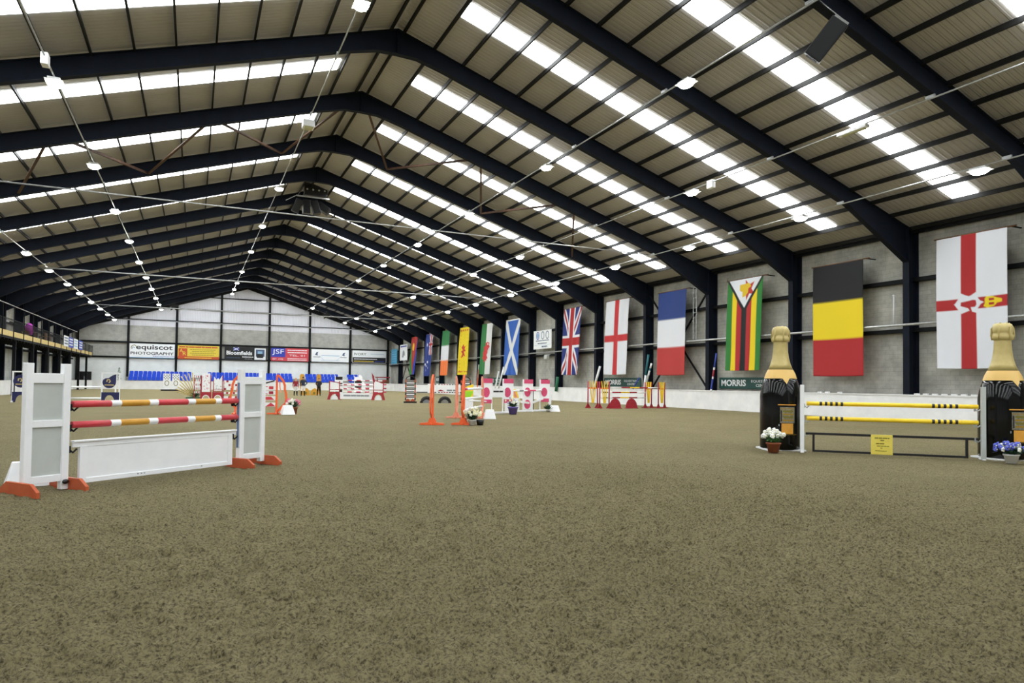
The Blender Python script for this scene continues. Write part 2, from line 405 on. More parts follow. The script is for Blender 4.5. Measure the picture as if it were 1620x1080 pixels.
# skylight strips, one in each bay on each slope
wn = 0
for k in range(len(FA) - 1):
    ym = .5 * (FA[k] + FA[k + 1]); w = .56
    for s in (-1, 1):
        wn += 1; mb = MB(); d0, d1 = 1.9, 23.1
        a, b_ = XC + s * d0, XC + s * d1
        P = [(a, zroof(a) + .175), (b_, zroof(b_) + .175), (b_, zroof(b_) + .21), (a, zroof(a) + .21)]
        mb.prism(P, ym - w, ym + w, 'sky')
        struct(mb.build('window_%d' % wn), 'long white translucent skylight strip in the roof')
# purlins
for s in (-1, 1):
    for n in range(18):
        d = .30 + 1.427 * n if n < 17 else HALF - .15
        x = XC + s * d; z = zroof(x); mb = MB()
        mb.box(x - .025, x + .025, YB, YE + .3, z - .02, z + .17, 'purlin')
        mb.box(x - .035, x + .045, YB, YE + .3, z - .03, z - .015, 'purlin')
        struct(mb.build('ceiling_purlin'))
# portal frames
def portal(y):
    mb = MB()
    for s in (-1, 1):
        top = [(0, ZR), (HALF - .1, ZR - SL * (HALF - .1))]
        bot = [(0, ZR - 1.12), (.9, ZR - SL * .9 - .86), (2.2, ZR - SL * 2.2 - .78), (20.0, ZR - SL * 20 - .78), (HALF - .45, ZR - SL * (HALF - .45) - 1.75)]
        web = [(XC + s * d, z) for d, z in top] + [(XC + s * d, z) for d, z in bot[::-1]]
        mb.prism(web, y - .012, y + .012, 'steel')
        for A in (top, bot):
            for i in range(len(A) - 1):
                p, q = A[i], A[i + 1]; t = .028
                mb.prism([(XC + s * p[0], p[1]), (XC + s * q[0], q[1]), (XC + s * q[0], q[1] + t), (XC + s * p[0], p[1] + t)], y - .15, y + .15, 'steel')
        xi, xo = XC + s * (HALF - .45), XC + s * (HALF + .28)
        zt = ZE + .1
        mb.box(min(xi, xo), max(xi, xo), y - .012, y + .012, 0, zt, 'steel')
        for xx in (xi, xo): mb.box(xx - .015, xx + .015, y - .17, y + .17, 0, zt, 'steel')
        mb.box(min(xi, xo), max(xi, xo), y - .17, y + .17, -.05, .02, 'steel')
    mb.box(XC - .02, XC + .02, y - .15, y + .15, ZR - 1.12, ZR, 'steel')
    return mb
p0 = struct(portal(0).build('ceiling_portal_frame'), 'dark navy steel portal frame'); p0.location.y = FA[0]
for y in FA[1:-1]:
    c = p0.copy(); C.objects.link(c); c.location.y = y
# end wall posts and rails
EC = [XC - 24.3, -9.57, -2.72, 3.93, 11.55, 18.27, 25.37, 32.3]
for x in EC:
    mb = MB(); zt = zroof(x) - .05
    mb.box(x - .17, x + .17, YE + .02, YE + .04, 0, zt, 'steel_dk'); mb.box(x - .012, x + .012, YE + .04, YE + .28, 0, zt, 'steel_dk')
    mb.box(x - .17, x + .17, YE + .26, YE + .28, 0, zt, 'steel_dk'); struct(mb.build('trim_end_post'))
for z in (5.0, 7.38, 11.12, 13.18, 15.28):
    xe = min(HALF - .2, (ZR - z) / SL - .3); mb = MB()
    mb.box(XC - xe, XC + xe, YE + .05, YE + .25, z - .13, z + .13 if z < 8 else z + .02, 'steel_dk'); struct(mb.build('trim_end_rail'))
mb = MB()
for s in (-1, 1):
    P = [(XC, ZR + .2), (XC + s * HALF, ZE + .2), (XC + s * HALF, ZE - .45), (XC, ZR - .45)]
    mb.prism(P, YE + .0, YE + .2, 'steel_dk')
struct(mb.build('trim_gable_rafter'))
for s, X in ((1, XR + .14), (-1, XL - .14)):
    for z in (4.55, 7.1):
        mb = MB(); mb.box(X - .15, X + .15, YB, YE, z - .1, z + .1, 'steel_dk'); struct(mb.build('trim_side_rail'))
    mb = MB(); mb.box(X - .2, X + .1, YB, YE, ZE - .1, ZE + .12, 'steel_dk'); struct(mb.build('trim_eaves_beam'))

# kickboards
hk = 1.27
mb = MB(); xk = XR - .5
yy = YB
P = [(xk, YB), (xk, YE - 5.2), (xk - .6, YE - 4.2), (xk - 1.8, YE - 3.6), (XL + 3.0, YE - 3.6), (XL + 1.6, YE - 4.4), (XL + 1.35, YE - 6), (XL + 1.35, YB)]
def kick(P, name, ht=hk):
    mb = MB()
    for i in range(len(P) - 1):
        mb.bar((P[i][0], P[i][1], ht / 2 - .03), (P[i + 1][0], P[i + 1][1], ht / 2 - .03), .06, ht + .06, 'board')
        mb.bar((P[i][0], P[i][1], ht + .01), (P[i + 1][0], P[i + 1][1], ht + .01), .13, .05, 'board')
    return struct(mb.build(name))
kick(P[:4], 'baseboard_right'); kick(P[3:5], 'baseboard_back'); kick(P[4:], 'baseboard_left')

# ------------------------------------------------------------------ roof services
rows = {  # name: (x, lamp y list)
 'first':  (-10.95, [49.0, 57.7, 66.1, 74.9, 82.3, 91.0, 99.3, 107.5, 116.0]),
 'second': (-4.83, [29.1, 39.7, 49.9, 60.2, 70.7, 80.9, 91.1, 101.0, 109.5, 117.0]),
 'third':  (5.28, [24.75, 51.4, 64.65, 78.15, 93.2, 104.5, 112.0, 118.0]),
 'fourth': (17.18, [20.8, 32.4, 43.9, 55.9, 67.5, 79.0, 90.7, 102.3, 113.0]),
 'fifth':  (23.05, [27.4, 37.3, 47.8, 57.6, 66.9, 76.5, 87.0, 97.0, 107.0, 116.0]),
 'sixth':  (27.55, [15.9, 24.5, 33.0, 41.1, 50.1, 59.0, 68.0, 77.0, 86.0, 95.0, 104.0, 113.0])}
ordn = ['nearest', 'second', 'third', 'fourth', 'fifth', 'sixth', 'seventh', 'eighth', 'ninth', 'tenth', 'eleventh', 'twelfth']
lamp0 = None
for rn, (x, ys) in rows.items():
    zp = zroof(x) - .90
    mb = MB(); mb.tube([(x, YB + .3, zp), (x, YE, zp)], .032, 'galv', 8)
    for y in FY[:-1]: mb.box(x - .04, x + .04, y - .16, y + .16, zp + .02, zp + .12, 'galv')
    tag(mb.build('cable_conduit'), 'grey pipe conduit under the roof frames, %s counted from the gallery side' % rn, 'conduit')
    for i, y in enumerate(ys):
        lab = 'lit white ceiling lamp, %s from the camera on the %s conduit from the gallery' % (ordn[i] if i else 'nearest', rn)
        if lamp0 is None:
            lamp0 = thing('ceiling_lamp', lab, 'lamp', (x, y, zp), 0, 'lamps hung from the roof conduits')
            mb = MB(); mb.box(-.2, .2, -.3, .3, -.15, -.05, 'white'); mb.box(-.05, .05, -.2, .2, -.08, -.02, 'galv'); mb.box(-.29, .29, -.37, .37, -.165, -.15, 'white')
            mb.build('fixture_housing', lamp0, .015)
            mb = MB()
            prof = [(.36, -.175), (.34, -.22), (.27, -.27), (.16, -.30), (.02, -.31)]
            mb.lathe([(r, z) for r, z in prof[::-1]], 'lens', 20); o = mb.build('lamp_lens', lamp0); o.scale = (.74, .95, 1)
        else: dup(lamp0, (x, y, zp), None, lab)
mbx = thing('ceiling_lamp', 'unlit long batten lamp on the fifth conduit, closest to the camera', 'lamp', (23.05, 18.0, zroof(23.05) - .9), 0)
mb = MB(); mb.box(-.12, .12, -.65, .65, -.16, -.03, 'white'); mb.build('fixture_housing', mbx, .02)
mb = MB(); mb.box(-.08, .08, -.55, .45, -.2, -.16, 'glass_dull'); mb.build('lamp_diffuser', mbx, .02)
mbx = thing('ceiling_lamp', 'unlit boxy white lamp between the roof braces on the third conduit', 'lamp', (5.28, 37.5, zroof(5.28) - .9), 0)
mb = MB(); mb.box(-.3, .3, -.35, .35, -.42, -.06, 'white'); mb.build('fixture_housing', mbx, .03)
mb = MB(); mb.box(-.22, .22, -.25, .25, -.47, -.42, 'glass_dull'); mb.build('lamp_diffuser', mbx, .01)
for x, y, l in ((-4.83, 27.3, 'small white junction box on the second conduit beside its nearest lamp'), (23.05, 26.0, 'small white junction box on the fifth conduit near its first lit lamp')):
    mb = MB(); mb.box(-.11, .11, -.2, .2, -.3, .1, 'white'); tag(mb.build('junction_box', None, .02, (x, y, zroof(x) - .9)), l, 'junction box')
# rusty braces between frames
y2, y3 = FY[6], FY[7]
A = [(-6.42, y2), (-8.76, y3)], [(-5.45, y2), (-2.66, y3)], [(.22, y2), (-2.66, y3)], [(.9, y2), (4.6, y3)], [(6.9, y2), (4.6, y3)], [(8.3, y2), (11.28, y3)], [(14.4, y2), (11.28, y3)], [(15.1, y2), (18.05, y3)], [(20.4, y2), (18.05, y3)], [(21.5, y2), (25.5, y3)]
for i, (p, q) in enumerate(A):
    mb = MB(); zo = -.70
    a, b_ = (p[0], p[1] + .1, zroof(p[0]) + zo), (q[0], q[1] - .1, zroof(q[0]) + zo)
    mb.bar(a, b_, .13, .015, 'rust'); mb.bar((a[0], a[1], a[2] + .06), (b_[0], b_[1], b_[2] + .06), .015, .12, 'rust')
    struct(mb.build('ceiling_brace'), 'rusty angle brace between two roof frames')
# cross ties
for y, n in ((FY[6], 'first'), (FY[10], 'second'), (FY[14], 'third'), (FY[17], 'fourth')):
    mb = MB(); mb.tube([(XL + 5, y + .45, 10.4), (XR - 5.2, y + .45, 10.4)], .035 if n == 'first' else .05, 'galv', 8)
    tag(mb.build('tie_rod'), 'thin grey rod spanning the hall below the roof, %s from the camera' % n, 'tie rod')

# wall bracing and pipe
def wallbrace(ya, za, yb, zb):
    mb = MB(); mb.bar((XR + .0, ya, za), (XR + .0, yb, zb), .1, .1, 'steel_dk'); struct(mb.build('trim_wall_brace'))
wallbrace(FY[7] - .1, 8.7, FY[6] + .1, 1.0); wallbrace(FY[6] + .1, 8.7, FY[7] - .1, 1.0)
wallbrace(FY[17] - .1, 8.5, FY[16] + .1, 1.0); wallbrace(FY[16] + .1, 8.5, FY[17] - .1, 1.0)
mb = MB(); mb.tube([(XR - .5, YB + .3, 4.80), (XR - .5, YE - 1, 4.80)], .065, 'galv', 10)
tag(mb.build('wall_pipe'), 'long pale grey pipe running along the flag wall at mid height', 'pipe')
mb = MB()
for dx in (-.17, .17): mb.box(XR - .47, XR - .42, 38.0 + dx - .02, 38.0 + dx + .02, 4.9, 8.7, 'galv')
for i in range(11): mb.box(XR - .46, XR - .43, 37.83, 38.17, 5.0 + i * .36, 5.03 + i * .36, 'galv')
tag(mb.build('cable_ladder'), 'narrow grey cable ladder rising above the pipe beside the blue white red flag', 'cable ladder')
mb = MB(); mb.tube([(XR - .1, 23.09, 4.85), (XR - .1, 23.09, 6.35)], .03, 'white', 8); mb.ball((XR - .1, 23.09, 6.4), .06, 'white')
tag(mb.build('vent_pipe'), 'short white upright pipe above the wall pipe by the striped tricolour', 'pipe')
t = thing('wall_device', 'white wall device on bracket below the sign with three crests', 'wall device', (XR - .5, 59.8, 4.4), -PI / 2)  # small wall-mounted device, gives no light
mb = MB(); mb.box(-.9, .2, -.05, .05, .1, .18, 'galv'); mb.build('bracket', t)
mb = MB(); mb.box(-.5, .1, -.3, .0, -.3, .08, 'panelgrey'); mb.build('fixture_housing', t, .02)

# ------------------------------------------------------------------ roof loudspeakers
t = thing('loudspeaker', 'long black loudspeaker hung under the roof frame at top right', 'loudspeaker', (17.2, 14.35, 12.2), 0)
Tm = Matrix.Rotation(math.radians(-32), 4, 'Z') @ Matrix.Rotation(math.radians(38), 4, 'Y') @ Matrix.Rotation(math.radians(25), 4, 'X')
mb = MB(); mb.box(-.28, .28, -.2, .2, -.6, .6, 'black', Tm); mb.build('cabinet', t, .02)
mb = MB(); mb.box(-.24, .24, -.215, -.2, -.56, .56, 'mesh', Tm); mb.box(-.19, .19, -.2, .2, -.635, -.62, 'mesh', Tm); mb.build('speaker_grille', t)
mb = MB(); mb.box(-.24, .24, -.02, .02, .62, .68, 'galv', Tm)
top = Tm @ Vector((0, 0, .66)); mb.tube([tuple(top), (top.x + .05, .5, 1.6)], .012, 'galv', 6); mb.tube([tuple(Tm @ Vector((.2, 0, .66))), (top.x + .3, .5, 1.5)], .012, 'galv', 6)
mb.build('hanging_bracket', t)
t = thing('loudspeaker_cluster', 'cluster of black loudspeakers hung below the ridge', 'loudspeaker', (8.0, 56.2, 15.1), 0)
mb = MB(); mb.box(-.3, 1.5, -.25, .25, 1.5, 2.45, 'black'); mb.build('cabinet', t, .03)
mb = MB()
for i in range(4): mb.lathe([(.07, 0), (.06, .02)], 'panelgrey', 12); 
mb = MB()
for i in range(4): mb.ball((-.1 + i * .46, -.26, 1.95), .075, 'panelgrey', 10, (1, .4, 1))
mb.build('speaker_cone', t)
for i, (dx, a, tl) in enumerate(((-.6, 20, 10), (.1, 0, 0), (.8, -15, -10), (1.4, -50, -25))):
    Tm = Matrix.Translation((dx - .2, 0, .6)) @ Matrix.Rotation(math.radians(a), 4, 'Y') @ Matrix.Rotation(math.radians(tl), 4, 'X')
    mb = MB(); mb.box(-.28, .28, -.25, .25, -.6, .5, 'black', Tm); mb.box(-.24, .24, -.265, -.25, -.55, .45, 'black', Tm); mb.build('horn_cabinet', t, .03)
mb = MB()
mb.box(-.9, 1.7, -.05, .05, 1.35, 1.45, 'galv')
mb.bar((-.9, 0, 1.4), (-1.7, 0, .9), .05, .05, 'galv')
for dx in (-.3, 1.4): mb.tube([(dx, 0, 2.4), (.1 + dx * .3, 0, 3.2)], .015, 'galv', 6)
for dx in (-.8, -.4): mb.tube([(dx, 0, 1.4), (dx * .2, 0, 2.6)], .012, 'galv', 6)
mb.build('hanging_frame', t)

# ------------------------------------------------------------------ flags
def star(cx, cyy, r, n=7, a0=-PI / 2, ri=.45, sy=1.0):
    return [(cx + (r if i % 2 == 0 else r * ri) * math.cos(a0 + PI * i / n), cyy + (r if i % 2 == 0 else r * ri) * math.sin(a0 + PI * i / n) * sy) for i in range(2 * n)]
def inside(px, py, poly):
    c = False; j = len(poly) - 1
    for i in range(len(poly)):
        xi, yi = poly[i]; xj, yj = poly[j]
        if (yi > py) != (yj > py) and px < (xj - xi) * (py - yi) / (yj - yi) + xi: c = not c
        j = i
    return c
def K(h): return np.array(lin(h)[:3])
kR, kW, kB, kG, kY, kK = K('#ac2428'), K('#dfe2ea'), K('#1f2f78'), K('#237a3c'), K('#e9cf1c'), K('#17171c')
W_, L_ = 3.2, 6.3
def uk(u, v, w=3.2, l=6.3):
    x, y = (v - .5) * l, (u - .5) * w
    if abs(x) < .1 * w * 1.15 or abs(y) < .1 * w: return kR
    if abs(x) < .167 * w * 1.1 or abs(y) < .167 * w: return kW
    n = math.hypot(l, w); d1 = abs(x * w - y * l) / n; d2 = abs(x * w + y * l) / n; d = min(d1, d2)
    if d < .036 * w: return kR
    if d < .1 * w: return kW
    return kB
hand = [(.36, .53), (.365, .503), (.45, .497), (.53, .49), (.575, .495), (.58, .51), (.585, .528), (.56, .545), (.50, .545), (.52, .585), (.49, .575), (.46, .55)]
crown = [(.70, .49), (.72, .475), (.80, .478), (.85, .49), (.93, .503), (.93, .525), (.86, .53), (.82, .55), (.73, .56), (.68, .545), (.70, .525)]
def ni(u, v):
    st = star(.475, .515, .215, 6, 0, .62, .40)
    if inside(u, v, hand): return kR
    if inside(u, v, st): return kW
    if .365 < u < .58:
        e = .455 if v < .5 else .575; k = abs(u - .4725) / .1075 * .03
        if v < .465 - k or v > .555 + k: return kR
        return kW
    if .475 < v < .56:
        k = (1 - abs(v - .5175) / .0425) * .06
        if u < .33 - k or u > .60 + k:
            if inside(u, v, crown) and not (.75 < u < .82 and (.49 < v < .507 or .522 < v < .54)): return kY
            return kR
    return kW
def eng(u, v):
    return K('#bf2f34') if (.40 < u < .585 or .465 < v < .555) else kW
def bel(u, v): return kK if v < .335 else (kY if v < .67 else kR)
def fra(u, v): return K('#243c7c') if v < .335 else (kW if v < .665 else K('#b83a38'))
bird = [(.36, .06), (.62, .05), (.68, .09), (.60, .11), (.60, .15), (.52, .19), (.44, .20), (.44, .14), (.36, .12)]
bstar = star(.60, .12, .22, 5, -PI / 2 - .4, .42, .55)
def zim(u, v):
    t = 1 - v / .345; hw = .5 * t
    if v < .345 and abs(u - .5) < hw - .045:
        if inside(u, v, bird): return K('#dcb92c')
        if inside(u, v, bstar): return K('#b8342c')
        return kW
    if v < .37 and abs(u - .5) < .5 * (1 - v / .375) + .01: return kK
    b = abs(u - .5) / .5
    return kK if b < .15 else (K('#b0272c') if b < .42 else (kY if b < .70 else K('#2c7a34')))
def sco(u, v):
    c = .55
    x = u - .5; y = (v - c) / (c if v < c else 1 - c)
    d = abs(abs(x) * 2 - abs(y))
    if v < .025 or d < .20: return K('#d9dde0')
    return K('#2a5cb4')
drag = [(.62, .36), (.75, .385), (.72, .42), (.78, .46), (.70, .49), (.66, .53), (.66, .58), (.60, .62), (.68, .68), (.60, .70), (.60, .74), (.50, .72), (.42, .76), (.40, .70), (.24, .69), (.34, .62), (.30, .57), (.40, .52), (.36, .46), (.48, .43), (.46, .38)]
def wal(u, v):
    u = (u - .55) / 1.25 + .55 if .34 < v < .78 else u; u0 = (u - .55) * 1.25 + .55 if .34 < v < .78 else u
    if inside(u, v, drag) and not (.62 < u < .68 and .39 < v < .42): return K('#c23434')
    return K('#2f7a42') if u0 < .47 else K('#d6d8da')
lion = [(.44, .38), (.54, .36), (.56, .42), (.66, .40), (.60, .46), (.68, .50), (.58, .51), (.62, .57), (.66, .61), (.55, .58), (.50, .66), (.46, .60), (.34, .64), (.42, .55), (.34, .50), (.44, .48), (.36, .43)]
def lio(u, v):
    y0 = K('#e8cf1e'); r = K('#c86420')
    if inside((u - .5) / 1.3 + .5, (v - .52) / 1.1 + .52, lion): return K('#c43a28')
    e = min(u, 1 - u, v * 2, (1 - v) * 2)
    if .13 < e < .16 and (int(v * 40) % 3 == 0): return r
    if (.04 < v < .075 or .925 < v < .945) and (int(u * 14) % 3): return r
    return y0
def ire(u, v): return K('#2f7c48') if v < .335 else (kW if v < .665 else K('#ee7a3a'))
def aus(u, v):
    if u > .5 and v < .5: return uk((u - .5) * 2, v * 2)
    for cx, cyy, r in ((.28, .25, .13), (.28, .86, .10), (.14, .72, .09), (.45, .66, .09), (.36, .76, .06), (.55, .80, .09)):
        if inside(u, v, star(cx, cyy, r, 7, 0, .5, .45)): return kW
    return K('#243a86')
def eri(u, v):
    if ((u - .42) / .14) ** 2 + ((v - .26) / .10) ** 2 < 1: return K('#e2b422')
    if abs(u - .5) < .5 * (1 - v) * 1.05: return K('#a8322c')
    return K('#2f7a3c') if u < .5 else K('#2b3fae')
def colmat(name):
    m = newmat(name, '#ffffff', .75); a = N(m, 'ShaderNodeAttribute'); a.attribute_name = 'Col'
    n = N(m, 'ShaderNodeTexNoise'); n.inputs['Scale'].default_value = 260; 
    b = m.node_tree.nodes['Principled BSDF']; L(m, a.outputs['Color'], b.inputs['Base Color'])
    bp = N(m, 'ShaderNodeBump'); bp.inputs['Strength'].default_value = .1; L(m, n.outputs['Fac'], bp.inputs['Height']); L(m, bp.outputs['Normal'], b.inputs['Normal'])
    return m
M['cloth'] = colmat('printed_cloth')
def flag(label, fn, y0, y1, zt, zb, shift=0, nar=1.0, res=(56, 100), fold=.035, nf=3.2, hemwhite=False, ss=3):
    """y0 > y1: left and right edge as seen; hangs from a pole on the right wall"""
    X = XR - .66; w = y0 - y1; h = zt - zb
    root = thing('hanging_flag', label, 'flag', (X, (y0 + y1) / 2, zb), -PI / 2, 'tall flags on the side wall')
    nu, nv = res; V = []; col = []
    for j in range(nv + 1):
        v = j / nv
        for i in range(nu + 1):
            u = i / nu
            ww = w * (1 - (1 - nar) * v)
            x = (u - .5) * ww - shift * v
            yy_ = -fold * (.15 + v) * math.sin(u * nf * 2 * PI + 1.3 * math.sin(v * 3)) - .02 * math.sin(v * 5)
            V.append((x, yy_, h * (1 - v) - .03 * math.sin(u * PI) * v))
            c = np.zeros(3)
            for a in range(ss):
                for b in range(ss):
                    c += fn(min(1, max(0, u + ((a + .5) / ss - .5) / nu)), min(1, max(0, v + ((b + .5) / ss - .5) / nv)))
            col.append(c / ss / ss)
    F = [(j * (nu + 1) + i, (j + 1) * (nu + 1) + i, (j + 1) * (nu + 1) + i + 1, j * (nu + 1) + i + 1) for j in range(nv) for i in range(nu)]
    me = bpy.data.meshes.new('cloth'); me.from_pydata(V, [], F); me.materials.append(M['cloth'])
    at = me.color_attributes.new('Col', 'FLOAT_COLOR', 'POINT')
    at.data.foreach_set('color', np.concatenate([np.array(col), np.ones((len(col), 1))], 1).ravel())
    me.polygons.foreach_set('use_smooth', [True] * len(F)); me.update()
    o = bpy.data.objects.new('cloth', me); C.objects.link(o); o.parent = root
    sd = o.modifiers.new('thick', 'SOLIDIFY'); sd.thickness = .006
    mb = MB(); mb.tube([(-w / 2 - .12, .03, h + .02), (w / 2 + .35, .03, h + .02)], .035, 'wood', 8)
    mb.box(w / 2 + .1, w / 2 + .16, .03, .8, h, h + .05, 'steel_dk'); mb.box(-w / 2 - .1, -w / 2 - .04, .03, .8, h, h + .05, 'steel_dk'); mb.build('flag_pole', root)
    return root
flag('white flag with red cross, red hand in a star and gold crown', ni, 20.50, 17.38, 8.72, 2.57, 0, 1, (110, 200), .03)
flag('black, yellow and red tricolour flag between two columns', bel, 27.63, 24.42, 8.45, 2.25, 0, 1, (40, 90), .012, 2)
flag('green, yellow, red and black striped flag with white triangle', zim, 34.45, 31.37, 8.55, 2.65, .30, .98, (80, 140), .03)
flag('blue, white and red tricolour flag in the braced bay', fra, 41.88, 38.66, 8.62, 2.38, .22, 1, (40, 90), .015, 2)
flag('white flag with a plain red cross', eng, 49.14, 45.75, 8.72, 2.48, .4, 1, (70, 110), .03)
flag('red, white and dark blue flag with crosses and diagonals', uk, 56.49, 53.22, 8.76, 2.5, .6, .93, (80, 130), .05)
flag('blue flag with a white diagonal cross', sco, 69.82, 66.04, 8.78, 2.55, .7, 1, (60, 100), .03)
flag('green and white flag with a red dragon', wal, 76.89, 73.59, 8.82, 2.7, .85, 1, (60, 100), .04)
flag('yellow flag with a red rampant lion', lio, 84.53, 81.11, 8.9, 2.67, .9, 1, (60, 100), .07, 3.5)
flag('green, white and orange tricolour flag', ire, 91.61, 88.46, 8.95, 2.65, 1.0, .98, (30, 60), .03)
flag('blue flag with white stars and a small crossed corner', aus, 99.15, 95.54, 8.9, 2.58, 1.4, .85, (50, 90), .06)
flag('red flag with green and blue sides and a gold wreath', eri, 106.76, 103.33, 8.9, 2.85, 1.5, .85, (40, 80), .05)

# ------------------------------------------------------------------ signs on walls
def sign(label, x0, x1, z0, z1, wall='end', name='advertising_banner', cat='banner', X=None, frame=None, panel='signwhite'):
    if wall == 'end': r = thing(name, label, cat, ((x0 + x1) / 2, YE - .02, z0), 0)
    else: r = thing(name, label, cat, (X, (x0 + x1) / 2, z0), -PI / 2)
    w, h = abs(x1 - x0), z1 - z0
    mb = MB(); mb.box(-w / 2, w / 2, -.01, .03, 0, h, panel); pn = mb.build('panel', r)
    return pn, w, h
BL = 'advertising banners on the end wall'
r, w, h = sign('white banner with big black lettering, first on the end wall after the gallery', -9.35, -2.95, 4.93, 7.2)
mb = MB(); mb.box(-w / 2, w / 2, -.014, -.01, 0, .12, 'paleblue'); mb.build('panel_strip', r)
text('equiscot', 'signblack', -w / 2 + .9, h * .50, w - 1.2, h * .42, r, bold=.018)
text('PHOTOGRAPHY', 'signblack', -w / 2 + .15, h * .23, w - .3, h * .2, r, bold=.02)
text('www.equiscot.com', 'signblue', .1 * w - .6, h * .07, w * .5, h * .12, r)
mb = MB(); mb.ribbon([(-w / 2 + .2, h * .66), (-w / 2 + .35, h * .84), (-w / 2 + .7, h * .9), (-w / 2 + 1.0, h * .78)], .1, .01, 'khaki'); mb.ribbon([(-w / 2 + .3, h * .6), (-w / 2 + .5, h * .75), (-w / 2 + .75, h * .7)], .08, .01, 'steelblue'); o = mb.build('emblem', r); o.location.y = -.02
r, w, h = sign('yellow and orange banner with a red monogram square', -2.5, 3.68, 4.93, 7.15, panel='signyellow')
mb = MB(); mb.box(-w / 2, w / 2, -.014, -.01, 0, h * .2, 'signorange'); mb.box(-w / 2 + .1, -w / 2 + 1.4, -.016, -.01, h * .2, h * .78, 'signorange'); mb.build('panel_block', r)
text('A', 'signyellow', -w / 2 + .25, h * .48, .5, h * .26, r, -.018); text('R', 'signyellow', -w / 2 + .75, h * .26, .5, h * .28, r, -.018)
mb = MB(); wordbars(mb, -w / 2 + .2, w / 2 - .2, h * .84, .2, 'signorange', gap=.3)
for k in range(4): wordbars(mb, -w / 2 + 1.8 + .3 * (k % 2), w / 2 - .5 - .3 * (k % 2), h * (.68 - .13 * k), .09, 'khaki')
wordbars(mb, -w / 2 + 1, w / 2 - 1, h * .07, .12, 'signyellow', gap=.2); mb.build('print_lines', r)
r, w, h = sign('black banner with white lettering, small saltire and lorry picture', 4.5, 11.2, 4.95, 7.15, panel='signblack')
text('Bloomfields', 'signwhite', -w / 2 + .3, h * .40, w * .6, h * .3, r, bold=.03)
mb = MB(); cx, cz = -w / 2 + 1.8, h * .84
mb.box(cx - .45, cx + .45, -.014, -.01, cz - .25, cz + .27, 'signblue'); mb.build('panel_flag', r)
mb = MB(); mb.bar((cx - .43, -.02, cz - .23), (cx + .43, -.02, cz + .25), .008, .1, 'signwhite'); mb.bar((cx - .43, -.02, cz + .25), (cx + .43, -.02, cz - .23), .008, .1, 'signwhite'); mb.build('saltire', r)
mb = MB(); wordbars(mb, -.6, 1.2, h * .22, .13, 'signwhite', gap=.25); wordbars(mb, -.2, 1.0, h * .08, .09, 'greyprint'); wordbars(mb, -w / 2 + .3, -.9, h * .15, .1, 'steelblue'); mb.build('print_lines', r)
mb = MB(); mb.box(w / 2 - 2.0, w / 2 - .2, -.014, -.01, h * .05, h * .95, 'signwhite'); mb.box(w / 2 - 1.8, w / 2 - .4, -.018, -.014, h * .3, h * .85, 'steelblue')
mb.box(w / 2 - 1.65, w / 2 - .6, -.022, -.018, h * .2, h * .5, 'signblack'); mb.box(w / 2 - 1.5, w / 2 - .75, -.024, -.02, h * .52, h * .72, 'paleblue'); mb.build('picture', r)
r, w, h = sign('red banner with blue square monogram', 11.85, 18.1, 4.98, 7.2, panel='signred')
mb = MB(); mb.box(-w / 2, -w / 2 + 2.35, -.014, -.01, h * .3, h, 'signblue'); mb.build('panel_block', r)
text('JSF', 'signwhite', -w / 2 + .2, h * .45, 1.9, h * .45, r, -.018)
text('EST. 1998', 'signwhite', -w / 2 + .3, h * .08, 1.7, h * .12, r)
mb = MB()
for k, (a, hh) in enumerate(((.82, .14), (.64, .14), (.18, .1), (.06, .1))): wordbars(mb, -w / 2 + 2.7, w / 2 - .3, h * a, hh, 'signwhite', gap=.25)
mb.build('print_lines', r); text('TEL. 01', 'signwhite', -w / 2 + 3.0, h * .38, 2.6, h * .14, r)
r, w, h = sign('plain white banner with two small grey horse emblems', 18.6, 25.1, 5.0, 7.2)
mb = MB()
for s in (-1, 1):
    cx = s * (w / 2 - .9); mb.prism([(cx - .3, h * .55), (cx - .1, h * .75), (cx + .25, h * .8), (cx + .1, h * .62), (cx + .2, h * .5)], -.016, -.01, 'steelblue')
    wordbars(mb, cx - .6, cx + .6, h * .36, .13, 'greyprint', gap=.2)
    mb.bar((cx - s * .4, -.014, h * .5), (cx - s * 1.3, -.014, h * .12), .006, .04, 'paleblue')
mb.box(-1.6, 1.6, -.014, -.01, h * .48, h * .53, 'paleblue'); mb.box(-1.6, 1.6, -.014, -.01, h * .12, h * .14, 'paleblue'); mb.build('emblem', r)
r, w, h = sign('white banner with black lower half, nearest the flag wall', 25.75, 31.9, 5.0, 7.2)
mb = MB(); mb.box(-w / 2 + .05, w / 2 - .05, -.014, -.01, .05, h * .45, 'signblack'); mb.build('panel_block', r)
text('IVORY', 'signblack', -w / 2 + .3, h * .62, 2.2, h * .2, r)
mb = MB(); wordbars(mb, -w / 2 + .3, 1.4, h * .28, .13, 'signwhite', gap=.25); wordbars(mb, -w / 2 + .3, .8, h * .1, .14, 'signyellow', gap=.2); wordbars(mb, 1, w / 2 - .3, h * .12, .1, 'signblue'); wordbars(mb, .2, w / 2 - .3, h * .72, .07, 'paleblue'); mb.build('print_lines', r)
r, w, h = sign('sky blue banner in the last bay of the flag wall', 121.4, 117.4, 4.75, 7.5, 'side', X=XR - .1, panel='signsky')
mb = MB()
for k in range(5): wordbars(mb, -w / 2 + .5, w / 2 - .5, h * (.8 - .15 * k), .12, 'paleblue')
mb.build('print_lines', r)
r, w, h = sign('tall white poster with grey horse picture beyond the last flag', 114.2, 109.8, 5.3, 8.0, 'side', X=XR - .5, name='wall_sign', cat='sign')
